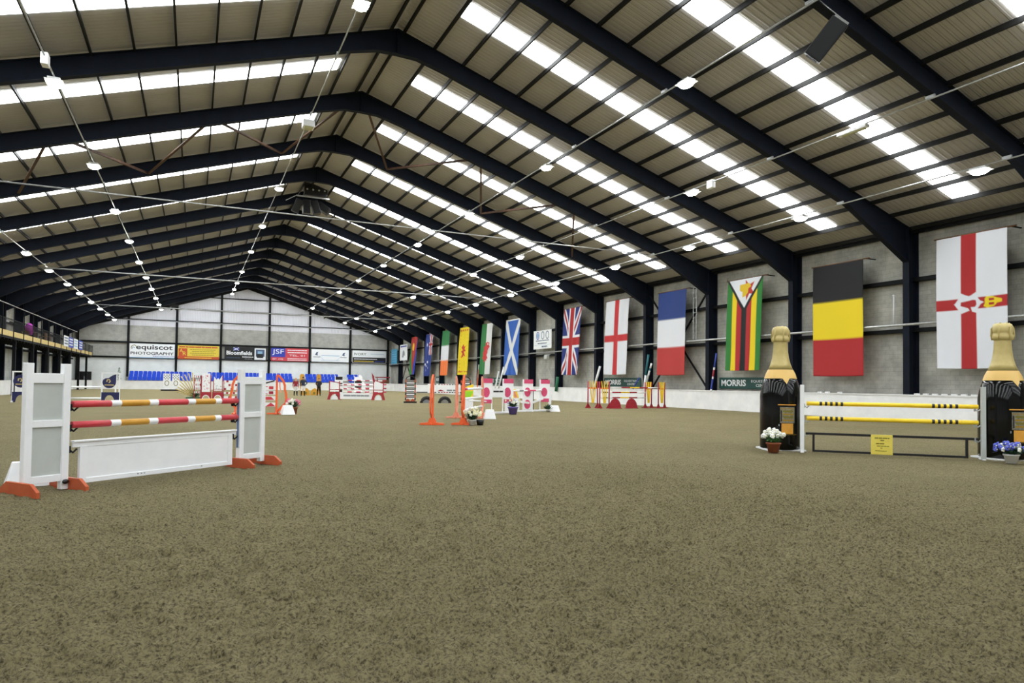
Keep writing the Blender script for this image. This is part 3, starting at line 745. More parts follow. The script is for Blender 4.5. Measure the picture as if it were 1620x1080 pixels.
mb = MB(); wordbars(mb, -w / 2 + .4, w / 2 - .4, h * .84, .22, 'signblue', gap=.3); mb.prism([(-.8, h * .2), (-.5, h * .55), (.1, h * .66), (.7, h * .5), (.9, h * .25), (.4, h * .35), (0, h * .18)], -.016, -.01, 'greyprint'); mb.build('print_lines', r)
r, w, h = sign('white sign with three round crests beside the diagonal cross flag', 63.2, 59.3, 5.2, 7.1, 'side', X=XR - .5, name='wall_sign', cat='sign')
mb = MB()
for k, (c, m_) in enumerate(((-1.0, 'signblue'), (.1, 'steelblue'), (1.1, 'steelblue'))):
    mb.ribbon([(c + .3 * math.cos(a * PI / 6), h * .72 + .38 * math.sin(a * PI / 6)) for a in range(13)], .09, .008, m_)
    if k == 0: mb.ball((c, -.01, h * .72), .22, 'paleblue', 10, (1, .05, 1.2))
o = mb.build('crest', r); o.location.y = -.016
mb = MB(); wordbars(mb, -1.4, 1.5, h * .42, .09, 'steelblue'); wordbars(mb, -1.0, 1.0, h * .27, .09, 'steelblue'); wordbars(mb, -.1, 1.1, h * .08, .14, 'steelblue'); mb.box(-1.8, 1.8, -.012, -.01, h * .2, h * .21, 'paleblue'); mb.build('print_lines', r)
def morris(y0, y1, label, z0=1.45, z1=2.2):
    r, w, h = sign(label, y0, y1, z0, z1, 'side', X=XR + .2, name='wall_sign', cat='sign', panel='dkgreen')
    text('MORRIS', 'signwhite', -w / 2 + .04 * w, h * .22, w * .44, h * .58, r, bold=.03)
    text('EQUESTRIAN', 'signwhite', -w / 2 + .57 * w, h * .52, w * .37, h * .25, r)
    text('CENTRE', 'signwhite', -w / 2 + .65 * w, h * .18, w * .22, h * .24, r)
morris(36.2, 31.0, 'dark green sign with white lettering under the striped flag with white triangle')
morris(50.7, 45.3, 'dark green sign with white lettering under the white flag with red cross')
morris(96.7, 93.2, 'small dark green sign under the green white orange flag', 1.6, 2.5)
morris(77, 73, 'small dark green sign under the dragon flag', 1.5, 2.3)

# ------------------------------------------------------------------ gallery at left
t = thing('viewing_gallery', 'raised viewing gallery with pale timber edge along the left wall', 'balcony', (0, 0, 0))
GX0, GX1, GY0, GY1 = XL + .45, -14.0, 36.0, 119.0
mb = MB(); mb.box(GX0, GX1 - .05, GY0, GY1, 4.95, 5.25, 'steel_dk'); mb.box(GX0, GX1 - .1, GY0, GY1, 5.25, 5.3, 'wood')
for y in np.arange(GY0 + .4, GY1, 1.2): mb.box(GX0, GX1 - .1, y - .06, y + .06, 4.7, 4.95, 'purlin')
mb.build('deck', t)
mb = MB(); mb.box(GX1 - .05, GX1, GY0, GY1, 5.02, 5.46, 'timber'); mb.build('edge_board', t)
mb = MB(); mb.box(GX1 - .06, GX1 + .01, GY0, GY1, 4.82, 5.02, 'steel_dk'); mb.build('edge_beam', t)
n = int((GY1 - GY0) / 3.63)
for k in range(n + 1):
    y = GY0 + k * (GY1 - GY0) / n
    mb = MB(); mb.box(GX1 + .0, GX1 + .06, y - .04, y + .04, 4.85, 7.6 if y < 105 else 6.5, 'steel_dk'); mb.build('rail_post', t)
    if k < n:
        y2_ = GY0 + (k + 1) * (GY1 - GY0) / n
        mb = MB(); mb.box(GX1 - .02, GX1, y + .06, y2_ - .06, 6.42, 6.48, 'steel_dk')
        for q in np.arange(y + .2, y2_ - .1, .24): mb.box(GX1 - .015, GX1, q - .018, q + .018, 5.46, 6.42, 'mesh')
        mb.build('railing_panel', t)
for y in [q for q in FY if GY0 < q < GY1]:
    mb = MB(); mb.box(GX1 - .35, GX1 - .1, y - .12, y + .12, 0, 4.95, 'steel_dk'); mb.build('support_post', t)
mb = MB(); mb.tube([(GX1 + .03, GY0, 7.62), (GX1 + .03, 104, 7.62)], .04, 'galv', 8); mb.build('handrail', t)
for i, (y, c1, c2, l) in enumerate(((95.5, 'signwhite', 'steelblue', 'white'), (99.0, 'signblue', 'signwhite', 'blue and white'), (102.8, 'signwhite', 'paleblue', 'pale'), (106.9, 'signblue', 'signwhite', 'blue striped'))):
    r = thing('railing_banner', '%s banner tied to the gallery railing, %s of four from the camera' % (l, ['first', 'second', 'third', 'last'][i]), 'banner', (GX1 + .09, y, 5.35), PI / 2)
    mb = MB(); mb.box(-1.6, 1.6, -.015, .015, 0, 1.25, c1); mb.build('panel', r)
    mb = MB()
    for k in range(3): wordbars(mb, -1.3, 1.3, .25 + .33 * k, .16, c2, y=-.018, gap=.3)
    mb.build('print_lines', r)
def table(x, y, label, z=5.3, rz=0):
    r = thing('table', label, 'table', (x, y, z), rz)
    mb = MB(); mb.box(-.6, .6, -.4, .4, .71, .75, 'wood'); mb.build('tabletop', r)
    for a in (-.52, .52):
        for b in (-.32, .32): mb = MB(); mb.box(a - .03, a + .03, b - .03, b + .03, 0, .71, 'wood'); mb.build('leg', r)
table(-14.7, 79.9, 'brown wooden table on the gallery beside the magenta coat')
table(-14.7, 87.5, 'brown wooden table on the gallery, further from the camera')
r = thing('chair', 'brown wooden chair on the gallery with magenta coat over its back', 'chair', (-14.7, 78.4, 5.3))
mb = MB(); mb.box(-.22, .22, -.22, .22, .42, .46, 'wood'); mb.build('seat', r)
mb = MB(); mb.box(-.22, .22, .2, .24, .46, 1.0, 'wood'); mb.build('backrest', r)
for a in (-.19, .19):
    for b in (-.19, .19): mb = MB(); mb.box(a - .02, a + .02, b - .02, b + .02, 0, .42, 'wood'); mb.build('leg', r)
mb = MB(); mb.ball((0, 0, 0), .42, 'magenta', 12, (.8, 1.1, 1)); mb.ball((.1, .25, -.35), .32, 'magenta', 12, (.8, 1, 1.2)); tag(mb.build('coat', None, 0, (-14.5, 78.6, 6.4)), 'magenta coat bundled over a chair on the gallery', 'coat')
mb = MB(); mb.box(-.5, .5, -.05, .05, 0, 1.0, 'wood'); tag(mb.build('notice_board', None, .01, (-14.35, 86.0, 5.3), PI / 2), 'upright brown board standing on the gallery by its railing', 'board')
for i, y in enumerate((58.9, 66.2, 73.4, 80.6)):
    mb = MB(); mb.box(XL + .0, XL + .25, y - .6, y + .6, 7.0, 7.15, 'white'); tag(mb.build('wall_shelf'), 'pale ledge on the wall behind the gallery, %s from the camera' % ordn[i].replace('nearest', 'first'), 'ledge', 'ledges behind the gallery')
# dark cabinet below the gallery end and small bits
t = thing('cabinet', 'dark cabinet standing under the far end of the gallery', 'cabinet', (-15.0, 119.9, 0))
mb = MB(); mb.box(-.9, .9, -.3, .3, 0, 2.6, 'black'); mb.build('body', t, .02)
mb = MB(); mb.box(-.05, .05, -.33, -.3, 1.0, 1.9, 'greyprint'); mb.build('handle', t)

# ------------------------------------------------------------------ seating stand at far end
t = thing('seating_stand', 'low stepped grey stand carrying the blue seats', 'stand', (9, 119.6, 0))
mb = MB()
for k, (y0, z) in enumerate(((-.5, 1.0), (.35, 1.45), (1.2, 1.9))): mb.box(-18.6, 18.6, y0, y0 + .85 if k < 2 else 2.3, 0, z, 'concrete')
mb.build('steps', t)
s0 = None
for b, (xa, xb) in enumerate(((-9.2, -.2), (2.0, 15.8), (17.4, 23.5), (24.6, 27.4))):
    bn = ['nearest the gallery', 'below the black and red banners', 'below the plain white banner', 'at the flag wall end'][b]
    for k, (yy_, z) in enumerate(((119.45, 1.0), (120.3, 1.45), (121.15, 1.9))):
        n = int((xb - xa) / .63)
        for i in range(n):
            x = xa + (i + .5) * .63
            lab = 'blue plastic seat in the %s row of the stand %s' % (['front', 'middle', 'top'][k], bn)
            g = 'blue seats %s, %s row' % (bn, ['front', 'middle', 'top'][k])
            if s0 is None:
                s0 = thing('stadium_seat', lab, 'seat', (x, yy_, z), 0, g)
                mb = MB(); mb.box(-.29, .29, -.25, .22, .38, .46, 'bluebright'); mb.build('seat', s0, .03)
                mb = MB(); mb.prism([(-.29, .44), (.29, .44), (.28, .84), (.2, .92), (-.2, .92), (-.28, .84)], .2, .27, 'bluebright'); mb.build('backrest', s0, .02)
                mb = MB(); mb.box(-.04, .04, -.1, .15, 0, .4, 'steel_dk'); mb.build('leg', s0)
            else: dup(s0, (x, yy_, z), None, lab, g)

# ------------------------------------------------------------------ generic jump parts
def pole(a, b_, segs, label, r=.05, group=None, name='jump_pole'):
    """segs: list of (length fraction, material)"""
    a, b_ = Vector(a), Vector(b_); mb = MB(); t = 0; tot = sum(s for s, _ in segs)
    for i, (s, m_) in enumerate(segs):
        p, q = a.lerp(b_, t / tot), a.lerp(b_, (t + s) / tot); mb.tube([p, q], r, m_, 16, cap=(i in (0, len(segs) - 1))); t += s
    return tag(mb.build(name), label, 'pole', group)
def cup(x, z, parent, mat='galv'):
    mb = MB(); mb.tube([(x + .0, 0, z), (x + .055, 0, z - .05), (x + .11, 0, z)], .014, mat, 6); mb.box(x - .02, x + .01, -.03, .03, z - .05, z + .05, mat); return mb.build('cup', parent)
def ang(p, q): return math.atan2(q[1] - p[1], q[0] - p[0])
def flowers(label, loc, pot, potr, poth, leafm, petals, spread, n, height, cat='potted flowers', blooms=True, name='flower_pot', fr=.05):
    r = thing(name, label, cat, loc)
    mb = MB(); mb.lathe([(potr * .7, 0), (potr * .95, poth * .85), (potr * 1.05, poth * .86), (potr * 1.05, poth), (potr * .9, poth), (potr * .85, poth * .9)], pot, 20); mb.build('pot', r)
    R_ = random.Random(int(loc[0] * 91 + loc[1])); mb = MB()
    for i in range(int(n * 4)):
        a = R_.uniform(0, 2 * PI); rad = spread * math.sqrt(R_.random()); z = poth + R_.uniform(.02, height) * (1 - .5 * rad / spread)
        b0 = Vector((.3 * rad * math.cos(a), .3 * rad * math.sin(a), poth)); tip = Vector((rad * math.cos(a), rad * math.sin(a), z)); mid = (b0 + tip) / 2 + Vector((0, 0, .06))
        sd = Vector((-math.sin(a), math.cos(a), 0)) * spread * .09
        k = mb.add([b0, mid + sd, tip, mid - sd]); mb.face([k, k + 1, k + 2, k + 3], leafm)
    mb.build('foliage', r)
    def bloom(mb, c, m_):
        for j in range(5):
            aj = j * 2 * PI / 5; mb.ball((c.x + fr * .6 * math.cos(aj), c.y + fr * .3, c.z + fr * .6 * math.sin(aj)), fr * .5, m_, 6)
        mb.ball((c.x, c.y - fr * .1, c.z), fr * .35, 'petal_c', 6)
    if blooms:
        for i in range(n):
            a = R_.uniform(0, 2 * PI); rad = spread * math.sqrt(R_.random()); z = poth + height * (1 - .45 * (rad / spread) ** 2) * R_.uniform(.55, 1.05)
            mb = MB(); bloom(mb, Vector((rad * math.cos(a), rad * math.sin(a), z)), petals[i % len(petals)]); mb.build('blossom', r)
    return r

# ---- jump 1: white panel wings near left
Ldir = Vector((.786, .618, 0)); ln = Vector((-.618, .786, 0)); a1 = math.atan2(.618, .786)
def panelwing(label, inner, outward, lab2=None):
    """inner: ground point of inner post centre; outward = -1 wing runs to local -x"""
    r = thing('jump_wing', label, 'jump wing', (inner[0], inner[1], 0), a1)
    w, H = .50, 1.80; s = outward; d = .05
    mb = MB(); 
    for x in (0, s * w): mb.box(x - .05, x + .05, -d, d, .0 if x == 0 else .05, H, 'white')
    for z0, z1 in ((H - .28, H - .14), (.90, 1.0), (.12, .22)): mb.box(min(0, s * w), max(0, s * w), -d * .8, d * .8, z0, z1, 'white')
    mb.build('frame', r, .006)
    for z0, z1 in ((1.0, H - .28), (.22, .90)):
        mb = MB(); mb.box(min(0, s * w) + .05, max(0, s * w) - .05, -.012, .012, z0, z1, 'panelgrey'); mb.build('infill_panel', r)
    for x in (0, s * w):
        mb = MB(); T = Matrix.Translation((x - s * .075 if x == 0 else x + s * .075, 0, 0)) @ Matrix.Rotation(PI / 2, 4, 'Z')
        mb.prism([(-.46, -.02), (.42, -.02), (.42, .06), (.28, .16), (-.3, .16), (-.46, .06)], -.024, .024, 'foot', T); mb.build('foot', r, .004)
    mb = MB(); x = s * -.06; mb.box(x - .008, x + .008, -.02, .02, .35, 1.55, 'uprightblue' if s > 0 else 'galv'); tr = mb.build('cup_track', r)
    for z in (1.17, .87, .56): cup(-s * .075 if s < 0 else -s * .075 - .1, z, tr, 'steel_dk')
    mb = MB(); mb.ball((0, -.07, .11), .05, 'black', 8, (1, .6, .7)); mb.build('knob', r)
    return r
pin, qin = (-1.68, 11.60), (.80, 13.55)
panelwing('white jump wing with grey panels and orange feet, the one closest to the camera', pin, -1)
panelwing('white jump wing with grey panels and orange feet beyond the white plank', qin, 1)
segs = [(.20, 'red'), (.055, 'white'), (.165, 'gold'), (.055, 'white'), (.195, 'red'), (.05, 'white'), (.145, 'gold'), (.045, 'white'), (.13, 'red')]
P0 = Vector((pin[0], pin[1], 0)) + Ldir * .10; P1 = Vector((qin[0], qin[1], 0)) - Ldir * .09
for z, l in ((1.215, 'upper'), (.915, 'lower')):
    pole((P0.x, P0.y, z), (P1.x, P1.y, z), segs, 'red, mustard and white striped pole, %s one on the white panel wings' % l, .05, 'striped poles of the near jump')
t = thing('jump_plank', 'white framed filler plank hanging between the white panel wings', 'jump filler', tuple(P0), a1)
LL = (P1 - P0).length
mb = MB(); mb.box(.02, LL - .02, -.02, .02, .585, .665, 'white'); mb.box(.02, LL - .02, -.045, .045, .66, .685, 'white'); mb.build('top_rail', t, .004)
mb = MB(); mb.box(.12, LL - .1, -.012, .012, .06, .60, 'white'); mb.build('panel', t)
mb = MB(); mb.box(.12, .22, -.028, .028, .05, .60, 'white'); mb.box(LL - .2, LL - .1, -.028, .028, .05, .60, 'white'); mb.box(.22, LL - .2, -.028, .028, .05, .12, 'white'); mb.build('border', t, .003)
mb = MB()
for x in (1.02, 1.08, 1.13, 2.2): mb.box(x, x + .025, -.032, -.026, .085, .1, 'greyprint')
mb.build('scuff', t)
def marker(label, loc, rz, w=.5, h=.36, num=None):
    mb = MB(); b = mb.add([(-w / 2, -w * .35, 0), (w / 2, -w * .35, 0), (w / 2, w * .35, 0), (-w / 2, w * .35, 0), (-w * .33, -w * .12, h), (w * .33, -w * .12, h), (w * .33, w * .12, h), (-w * .33, w * .12, h)])
    for q in ((0, 3, 2, 1), (4, 5, 6, 7), (0, 1, 5, 4), (1, 2, 6, 5), (2, 3, 7, 6), (3, 0, 4, 7)): mb.face([b + i for i in q], 'white')
    o = mb.build('fence_marker', None, .01, loc, rz); tag(o, label, 'marker block'); return o
marker('white tapered marker block behind the nearest white wing', (-2.2, 12.1, 0), .25, .55, .36)

# ---- jump 2: champagne bottles
p1, p2 = (13.55, 12.0), (16.22, 9.32); a2 = ang(p1, p2)
prof = [(.47, 0), (.50, .03), (.50, .25), (.50, .8), (.50, 1.30), (.49, 1.42), (.465, 1.55), (.43, 1.68), (.39, 1.80), (.355, 1.92), (.30, 2.03), (.245, 2.17), (.205, 2.33), (.18, 2.52), (.17, 2.72),
        (.17, 2.74), (.20, 2.76), (.215, 2.80), (.21, 2.86), (.19, 2.90), (.20, 2.93), (.21, 2.98), (.205, 3.06), (.18, 3.12), (.12, 3.145)]
def bottle(label, c, la, zs=1.0):
    r = thing('giant_bottle', label, 'bottle', (c[0], c[1], .015), la)
    def seg(name, za, zb, mat):
        pr = [(rr_, z) for rr_, z in prof if za <= z <= zb]
        # insert the cut heights
        def at(z):
            for i in range(len(prof) - 1):
                if prof[i][1] <= z <= prof[i + 1][1]:
                    k = (z - prof[i][1]) / max(1e-6, prof[i + 1][1] - prof[i][1]); return prof[i][0] * (1 - k) + prof[i + 1][0] * k
        if pr[0][1] > za: pr = [(at(za), za)] + pr
        if pr[-1][1] < zb and zb < 3.1: pr = pr + [(at(zb), zb)]
        mb = MB(); mb.lathe(pr, mat, 56); return mb.build(name, r)
    seg('glass_body', 0, 1.80, 'bottle')
    seg('foil_neck', 2.03, 2.735, 'foil')
    o = seg('foil_cap', 2.735, 3.2, 'foil')
    mb = MB()   # amber band with pointed dip in front
    n = 60; 
    for k in range(n + 1):
        a = 2 * PI * k / n; da = abs((a + PI) % (2 * PI) - PI); zl = 1.80 - .14 * max(0, 1 - da / .22)
        if k == 0: pts = []
        for z in (zl, (zl + 2.03) / 2, 2.03):
            for i in range(len(prof) - 1):
                if prof[i][1] <= z <= prof[i + 1][1]:
                    q = (z - prof[i][1]) / (prof[i + 1][1] - prof[i][1]); rad = prof[i][0] * (1 - q) + prof[i + 1][0] * q + .006
            pts.append((rad * math.cos(a), rad * math.sin(a), z))
    b = mb.add(pts)
    for k in range(n):
        for j in range(2): mb.face([b + 3 * k + j, b + 3 * k + 3 + j, b + 3 * k + 4 + j, b + 3 * k + 1 + j], 'foilband', True)
    mb.build('foil_band', r)
    # wire muselet bumps
    mb = MB()
    for k in range(6):
        a = k * PI / 3; mb.tube([(.2 * math.cos(a), .2 * math.sin(a), 2.75), (.222 * math.cos(a), .222 * math.sin(a), 2.86), (.215 * math.cos(a), .215 * math.sin(a), 3.02), (.12 * math.cos(a), .12 * math.sin(a), 3.15)], .02, 'foil', 8)
    mb.build('cork_wire', r)
    def patch(mb, a0, a1_, z0, z1, mat, rad=.506, th=10):
        P = [((rad) * math.cos(a0 + (a1_ - a0) * k / th), rad * math.sin(a0 + (a1_ - a0) * k / th), z) for z in (z0, z1) for k in range(th + 1)]
        b = mb.add(P)
        for k in range(th): mb.face([b + k, b + k + 1, b + th + 2 + k, b + th + 1 + k], mat, True)
    mb = MB(); patch(mb, -.46, .46, 1.125, 1.15, 'amber', .505); patch(mb, -.5, .5, .385, .395, 'label_gold', .505); mb.build('label_line', r)
    mb = MB(); patch(mb, -.36, .36, .68, 1.08, 'silver'); mb.build('label_panel', r)
    mb = MB()
    patch(mb, -.24, .30, .95, 1.0, 'khaki', .510); patch(mb, -.24, .30, .88, .92, 'label_gold', .510); patch(mb, -.2, .28, .80, .85, 'khaki', .510); patch(mb, -.24, .30, .73, .77, 'label_gold', .510); patch(mb, -.33, -.27, .72, 1.0, 'black', .510)
    patch(mb, -.36, .36, 1.03, 1.05, 'label_gold', .51); mb.build('label_ornament', r)
    mb = MB(); patch(mb, -.29, .29, .41, .67, 'amber'); mb.build('amber_label', r)
    mb = MB()
    patch(mb, -.43, -.38, .60, .65, 'greyprint', .507); mb.build('label_mark', r)
    mb = MB(); mb.box(-.42, .44, -.49, .49, -.03, .010, 'white'); mb.build('base_board', r, .005)
    return r
bottle('giant champagne bottle with gold neck beside the white flower pot, left of the yellow poles', (13.74, 12.86), math.radians(-117))
bottle('giant champagne bottle with gold neck cut by the picture edge, right of the yellow poles', (17.16, 9.42), math.radians(-112))
for (p, l, s) in ((p1, 'white upright stand post beside the bottle with the terracotta pot', 1), (p2, 'pale grey upright stand post beside the bottle at the picture edge', -1)):
    r = thing('jump_stand', l, 'jump stand', (p[0], p[1], 0), a2)
    mb = MB(); mb.box(-.045, .045, -.045, .045, 0, 1.66, 'white' if s > 0 else 'panelgrey'); po = mb.build('post', r, .005)
    mb = MB(); mb.box(-.03, .03, -.06, .25, 0, .03, 'white'); mb.build('foot', r)
    for z in (1.15, .79, .45): cup(.05 if s > 0 else -.16, z, po)
v12 = Vector((p2[0] - p1[0], p2[1] - p1[1], 0)); q0 = Vector((p1[0], p1[1], 0)) + v12.normalized() * .1; q1 = Vector((p2[0], p2[1], 0)) - v12.normalized() * .1
sg = [(.085, 'yellow')] + [(.017, 'black'), (.017, 'yellow')] * 5 + [(.53, 'yellow')] + [(.017, 'black'), (.017, 'yellow')] * 5 + [(.10, 'yellow')]
for z, l in ((1.205, 'upper'), (.845, 'lower')):
    pole((q0.x, q0.y, z), (q1.x, q1.y, z), sg, 'yellow pole with black bands between the bottles, %s of the two' % l, .05, 'yellow poles between the bottles')
t = thing('jump_gate', 'low black open frame gate between the two bottles', 'jump filler', tuple(q0), a2); LG = (q1 - q0).length
mb = MB(); mb.box(-.02, LG + .02, -.025, .025, .445, .50, 'black'); mb.box(.13, LG - .2, -.025, .025, .03, .08, 'black')
mb.box(.13, .18, -.025, .025, .05, .47, 'black'); mb.box(LG - .25, LG - .2, -.025, .025, .05, .47, 'black'); mb.build('frame', t)
t = thing('notice_sign', 'small square yellow sign fixed on the black gate', 'sign', tuple(q0 + v12.normalized() * LG * .455), a2)
mb = MB(); mb.box(-.23, .23, -.05, -.03, .03, .50, 'yellowsign'); mb.build('panel', t, .012)
mb = MB()
for k, (x0, x1, z, hh) in enumerate(((-.15, .16, .41, .025), (-.03, .05, .355, .025), (-.12, .06, .28, .02), (-.1, .15, .225, .018), (-.03, .03, .18, .018), (-.14, .12, .115, .012))): wordbars(mb, x0, x1, z, hh, 'khaki', y=-.052, gap=.4)
mb.build('print_lines', t)
flowers('terracotta pot of white flowers in front of a bottle', (12.86, 12.25, 0), 'terracotta', .17, .24, 'leaf', ['petal_w'], .27, 30, .33, fr=.055)
flowers('white pot of blue and white flowers at the picture edge', (16.18, 8.72, 0), 'white', .15, .2, 'leafdk', ['petal_b', 'petal_w', 'petal_b'], .32, 44, .26, fr=.05)

# ---- harp shaped orange wings
def harp(label, loc, rz, s, mat='orange', h=1.87, footw=.8):
    r = thing('jump_wing', label, 'jump wing', (loc[0], loc[1], 0), rz)
    mb = MB(); mb.ribbon([(0, .04), (0, h - .03)], .09, .06, mat); mb.build('post', r, .004)
    mb = MB(); mb.ribbon([(0, h), (s * .12, h - .08), (s * .28, h - .28), (s * .36, h - .5), (s * .36, h - .7), (s * .42, h - .9), (s * .44, h - 1.15), (s * .40, h - 1.35), (s * .26, h - 1.5), (s * .14, h - 1.62), (0, h - 1.8)], .1, .06, mat); mb.build('curved_edge', r, .004)
    mb = MB(); mb.ribbon([(s * .12, h - .3), (s * .14, h - .6), (s * .2, h - .85)], .05, .04, 'palorange'); mb.build('inner_slat', r)
    mb = MB(); mb.box(-.42 if s > 0 else -.36, .36 if s > 0 else .42, -.03, .03, 0, .07, mat); mb.build('foot', r)
    for x in (0, s * .22):
        mb = MB(); T = Matrix.Translation((x, 0, 0)) @ Matrix.Rotation(PI / 2, 4, 'Z'); mb.prism([(-footw / 2 - .05, 0), (footw / 2 + .05, 0), (footw / 2 + .05, .06), (.14, .09), (.07, .26), (-.07, .26), (-.14, .09), (-footw / 2 - .05, .06)], -.03, .03, mat, T); mb.build('foot', r)
    return r
pa, pb, pc, pd = (8.25, 24.55), (10.75, 28.75), (9.42, 24.30), (11.85, 28.35)
az = ang(pc, pd)
harp('orange curved jump wing, furthest left of the four standing together', pa, ang(pa, pb), -1)
harp('faded orange curved jump wing behind, second of the four together', pb, ang(pa, pb), 1, 'palorange')
harp('orange curved jump wing beside the white flower pot', pc, az, -1)
harp('faded orange curved jump wing behind the white marker block', pd, az, 1, 'palorange')
for z, l in ((1.36, 'top'), (.98, 'middle'), (.55, 'lowest')):
    t0 = Vector((pc[0], pc[1], z)); t1 = Vector((pd[0], pd[1], z)); dd = (t1 - t0).normalized()
    pole(t0 + dd * .07, t1 - dd * .07, [(.1, 'pink'), (.9, 'white')] if z > 1.3 else [(1, 'white')], 'white pole on the orange curved wings, %s of three' % l, .05, 'white poles on the orange wings')
flowers('white and black pot of cream flowers at the orange wings', (9.62, 23.95, 0), 'white', .16, .2, 'leafdk', ['petal_c', 'petal_w'], .36, 34, .5, fr=.06)
mb = MB(); mb.lathe([(.12, 0), (.16, .2)], 'black', 14); tag(mb.build('plant_pot', None, 0, (9.95, 23.95, 0)), 'small black pot beside the cream flowers', 'pot')
marker('white tapered marker block beside the orange wings', (12.05, 27.9, 0), -.3, .55, .42)

# heart pair
ha, hb = (1.99, 34.06), (3.57, 33.8)
harp('orange curved jump wing seen through the near jump poles', ha, ang(ha, hb), -1)
harp('orange curved jump wing beside the pink flower pot', hb, ang(ha, hb), 1)
vh = Vector((hb[0] - ha[0], hb[1] - ha[1], 0)); hl = vh.length
for k, (z, tl) in enumerate(((1.42, .06), (1.16, -.03), (.93, 0), (.66, 0), (.36, 0))):
    t = thing('jump_plank', 'white plank with red blocks on the orange wings, %s from the top' % ['first', 'second', 'third', 'fourth', 'fifth'][k], 'plank', (ha[0], ha[1], z), ang(ha, hb))
    mb = MB(); mb.box(.06, hl - .06, -.02, .02, 0, .19, 'white'); mb.build('board', t)
    mb = MB()
    if k == 0: mb.bar((1.1, -.024, .05), (1.5, -.024, .17), .008, .06, 'black')
    elif k == 1: mb.box(1.25, 1.45, -.024, -.02, .03, .16, 'red'); mb.box(1.05, 1.2, -.024, -.02, .13, .16, 'red')
    elif k == 2: mb.box(1.0, 1.2, -.024, -.02, .02, .05, 'dkred'); mb.box(1.25, 1.45, -.024, -.02, .02, .16, 'dkred')
    elif k == 3: mb.prism([(.95, .02), (1.5, .02), (1.35, .17), (1.0, .17)], -.024, -.02, 'red')
    else: mb.prism([(1.1, .0), (1.55, .02), (1.35, .19)], -.024, -.02, 'red')
    mb.build('painted_block', t)
flowers('brown pot of pink flowers beside a white marker block', (4.32, 33.6, 0), 'terracotta', .2, .34, 'leafdk', ['petal_p', 'petal_w'], .4, 26, .42, fr=.06)
marker('white marker block with a black number at the orange wing', (4.02, 33.35, 0), .2, .62, .44)

# ---- pink and white wings
def pinkwing(label, loc, k=0):
    r = thing('jump_wing', label, 'jump wing', (loc[0], loc[1], 0), -.35)
    mb = MB(); H = 1.85
    for x in (-.27, .27): mb.box(x - .03, x + .03, -.03, .03, .0, H, 'white')
    mb.box(-.27, .27, -.03, .03, 0, .06, 'white'); mb.build('frame', r)
    mb = MB(); mb.box(-.27, .27, -.035, -.01, .55 if k == 0 else .12, H, 'white'); mb.build('panel', r)
    mb = MB(); mb.box(-.22, .30, -.05, -.035, H - .24, H, 'pink'); mb.build('pink_block', r)
    mb = MB(); mb.lathe([(.26, 0), (.26, .015)], 'pink', 24); o = mb.build('pink_disc', r); o.rotation_euler.x = PI / 2; o.location = (-.02, -.036, 1.12); o.scale = (.68, 1.02, 1)
    if k: o2 = o.copy(); C.objects.link(o2); o2.parent = r; o2.location = (-.02, -.036, .42)
    else: mb = MB(); mb.box(-.22, .26, -.05, -.035, .55, .75, 'pink'); mb.build('pink_block', r)
    mb = MB()
    for x in (-.27, .27): mb.box(x - .03, x + .03, -.35, .35, 0, .05, 'white')
    mb.build('foot', r)
pinkwing('pink and white wing with round disc, leftmost of the pink group', (13.9, 32.6))
pinkwing('pink and white wing with round disc, beside the purple pot', (15.35, 33.1))
pinkwing('pink and white wing with two discs, third in the pink group', (17.35, 34.7), 1)
pinkwing('pink and white wing with round disc, behind the dark leafy plant', (18.6, 35.0))
t = thing('jump_plank', 'broad white plank with small black print between the pink wings', 'plank', (13.9, 32.6, 0), ang((13.9, 32.6), (15.35, 33.1)))
mb = MB(); mb.box(.28, 1.3, -.02, .02, .85, 1.32, 'white'); mb.build('board', t)
mb = MB(); wordbars(mb, .45, 1.15, 1.12, .09, 'signblack', y=-.022, gap=.25); mb.build('print_lines', t)
t = thing('base_rail', 'white rail on the sand under the pink wings, left pair', 'rail', (13.9, 32.6, 0), ang((13.9, 32.6), (15.35, 33.1)))
mb = MB(); mb.box(.2, 1.7, -.06, .06, 0, .1, 'white'); mb.build('board', t)
t = thing('base_rail', 'white rail on the sand under the pink wings, right pair', 'rail', (16.6, 34.6, 0), ang((17.35, 34.7), (18.6, 35.0)))
mb = MB(); mb.box(0, 2.9, -.06, .06, 0, .1, 'white'); mb.box(2.55, 2.62, -.03, .03, .05, .95, 'white'); mb.build('board', t)
a_, b_ = Vector((15.5, 33.3, 1.2)), Vector((18.4, 35.0, 1.22))
pole(a_, b_, [(.3, 'white'), (.12, 'greyprint'), (.12, 'white'), (.26, 'pink'), (.2, 'white')], 'pink and white pole across the pink wings', .045)
pole((14.1, 32.8, .62), (12.3, 31.2, .74), [(1, 'white')], 'white sloping pole from the orange wings to the pink wing', .045)
mb = MB(); mb.bar((16.0, 34.2, .66), (17.4, 34.6, .50), .05, .12, 'white'); mb.bar((17.6, 34.7, .5), (18.45, 34.9, .76), .05, .12, 'white')
tag(mb.build('jump_plank'), 'white V shaped dipping planks between the pink wings', 'plank')
for (x0, x1, z0, y, l) in ((-.3, .35, .55, 33.9, 'lime, yellow and white filler panel behind the orange pole wing'), (0, 0, 0, 0, '')):
    if not l: continue
    t = thing('jump_filler', l, 'jump filler', (14.0, 34.6, 0), -.35)
    mb = MB(); mb.prism([(-.7, .8), (-.05, .8), (-.05, 1.55), (-.7, 1.3)], -.02, .02, 'yellow'); mb.prism([(-.55, .8), (-.2, .8), (-.05, 1.15), (-.5, 1.15)], -.03, -.02, 'lime'); mb.box(-.7, -.05, -.02, .02, 0, .8, 'white'); mb.build('panel', t)
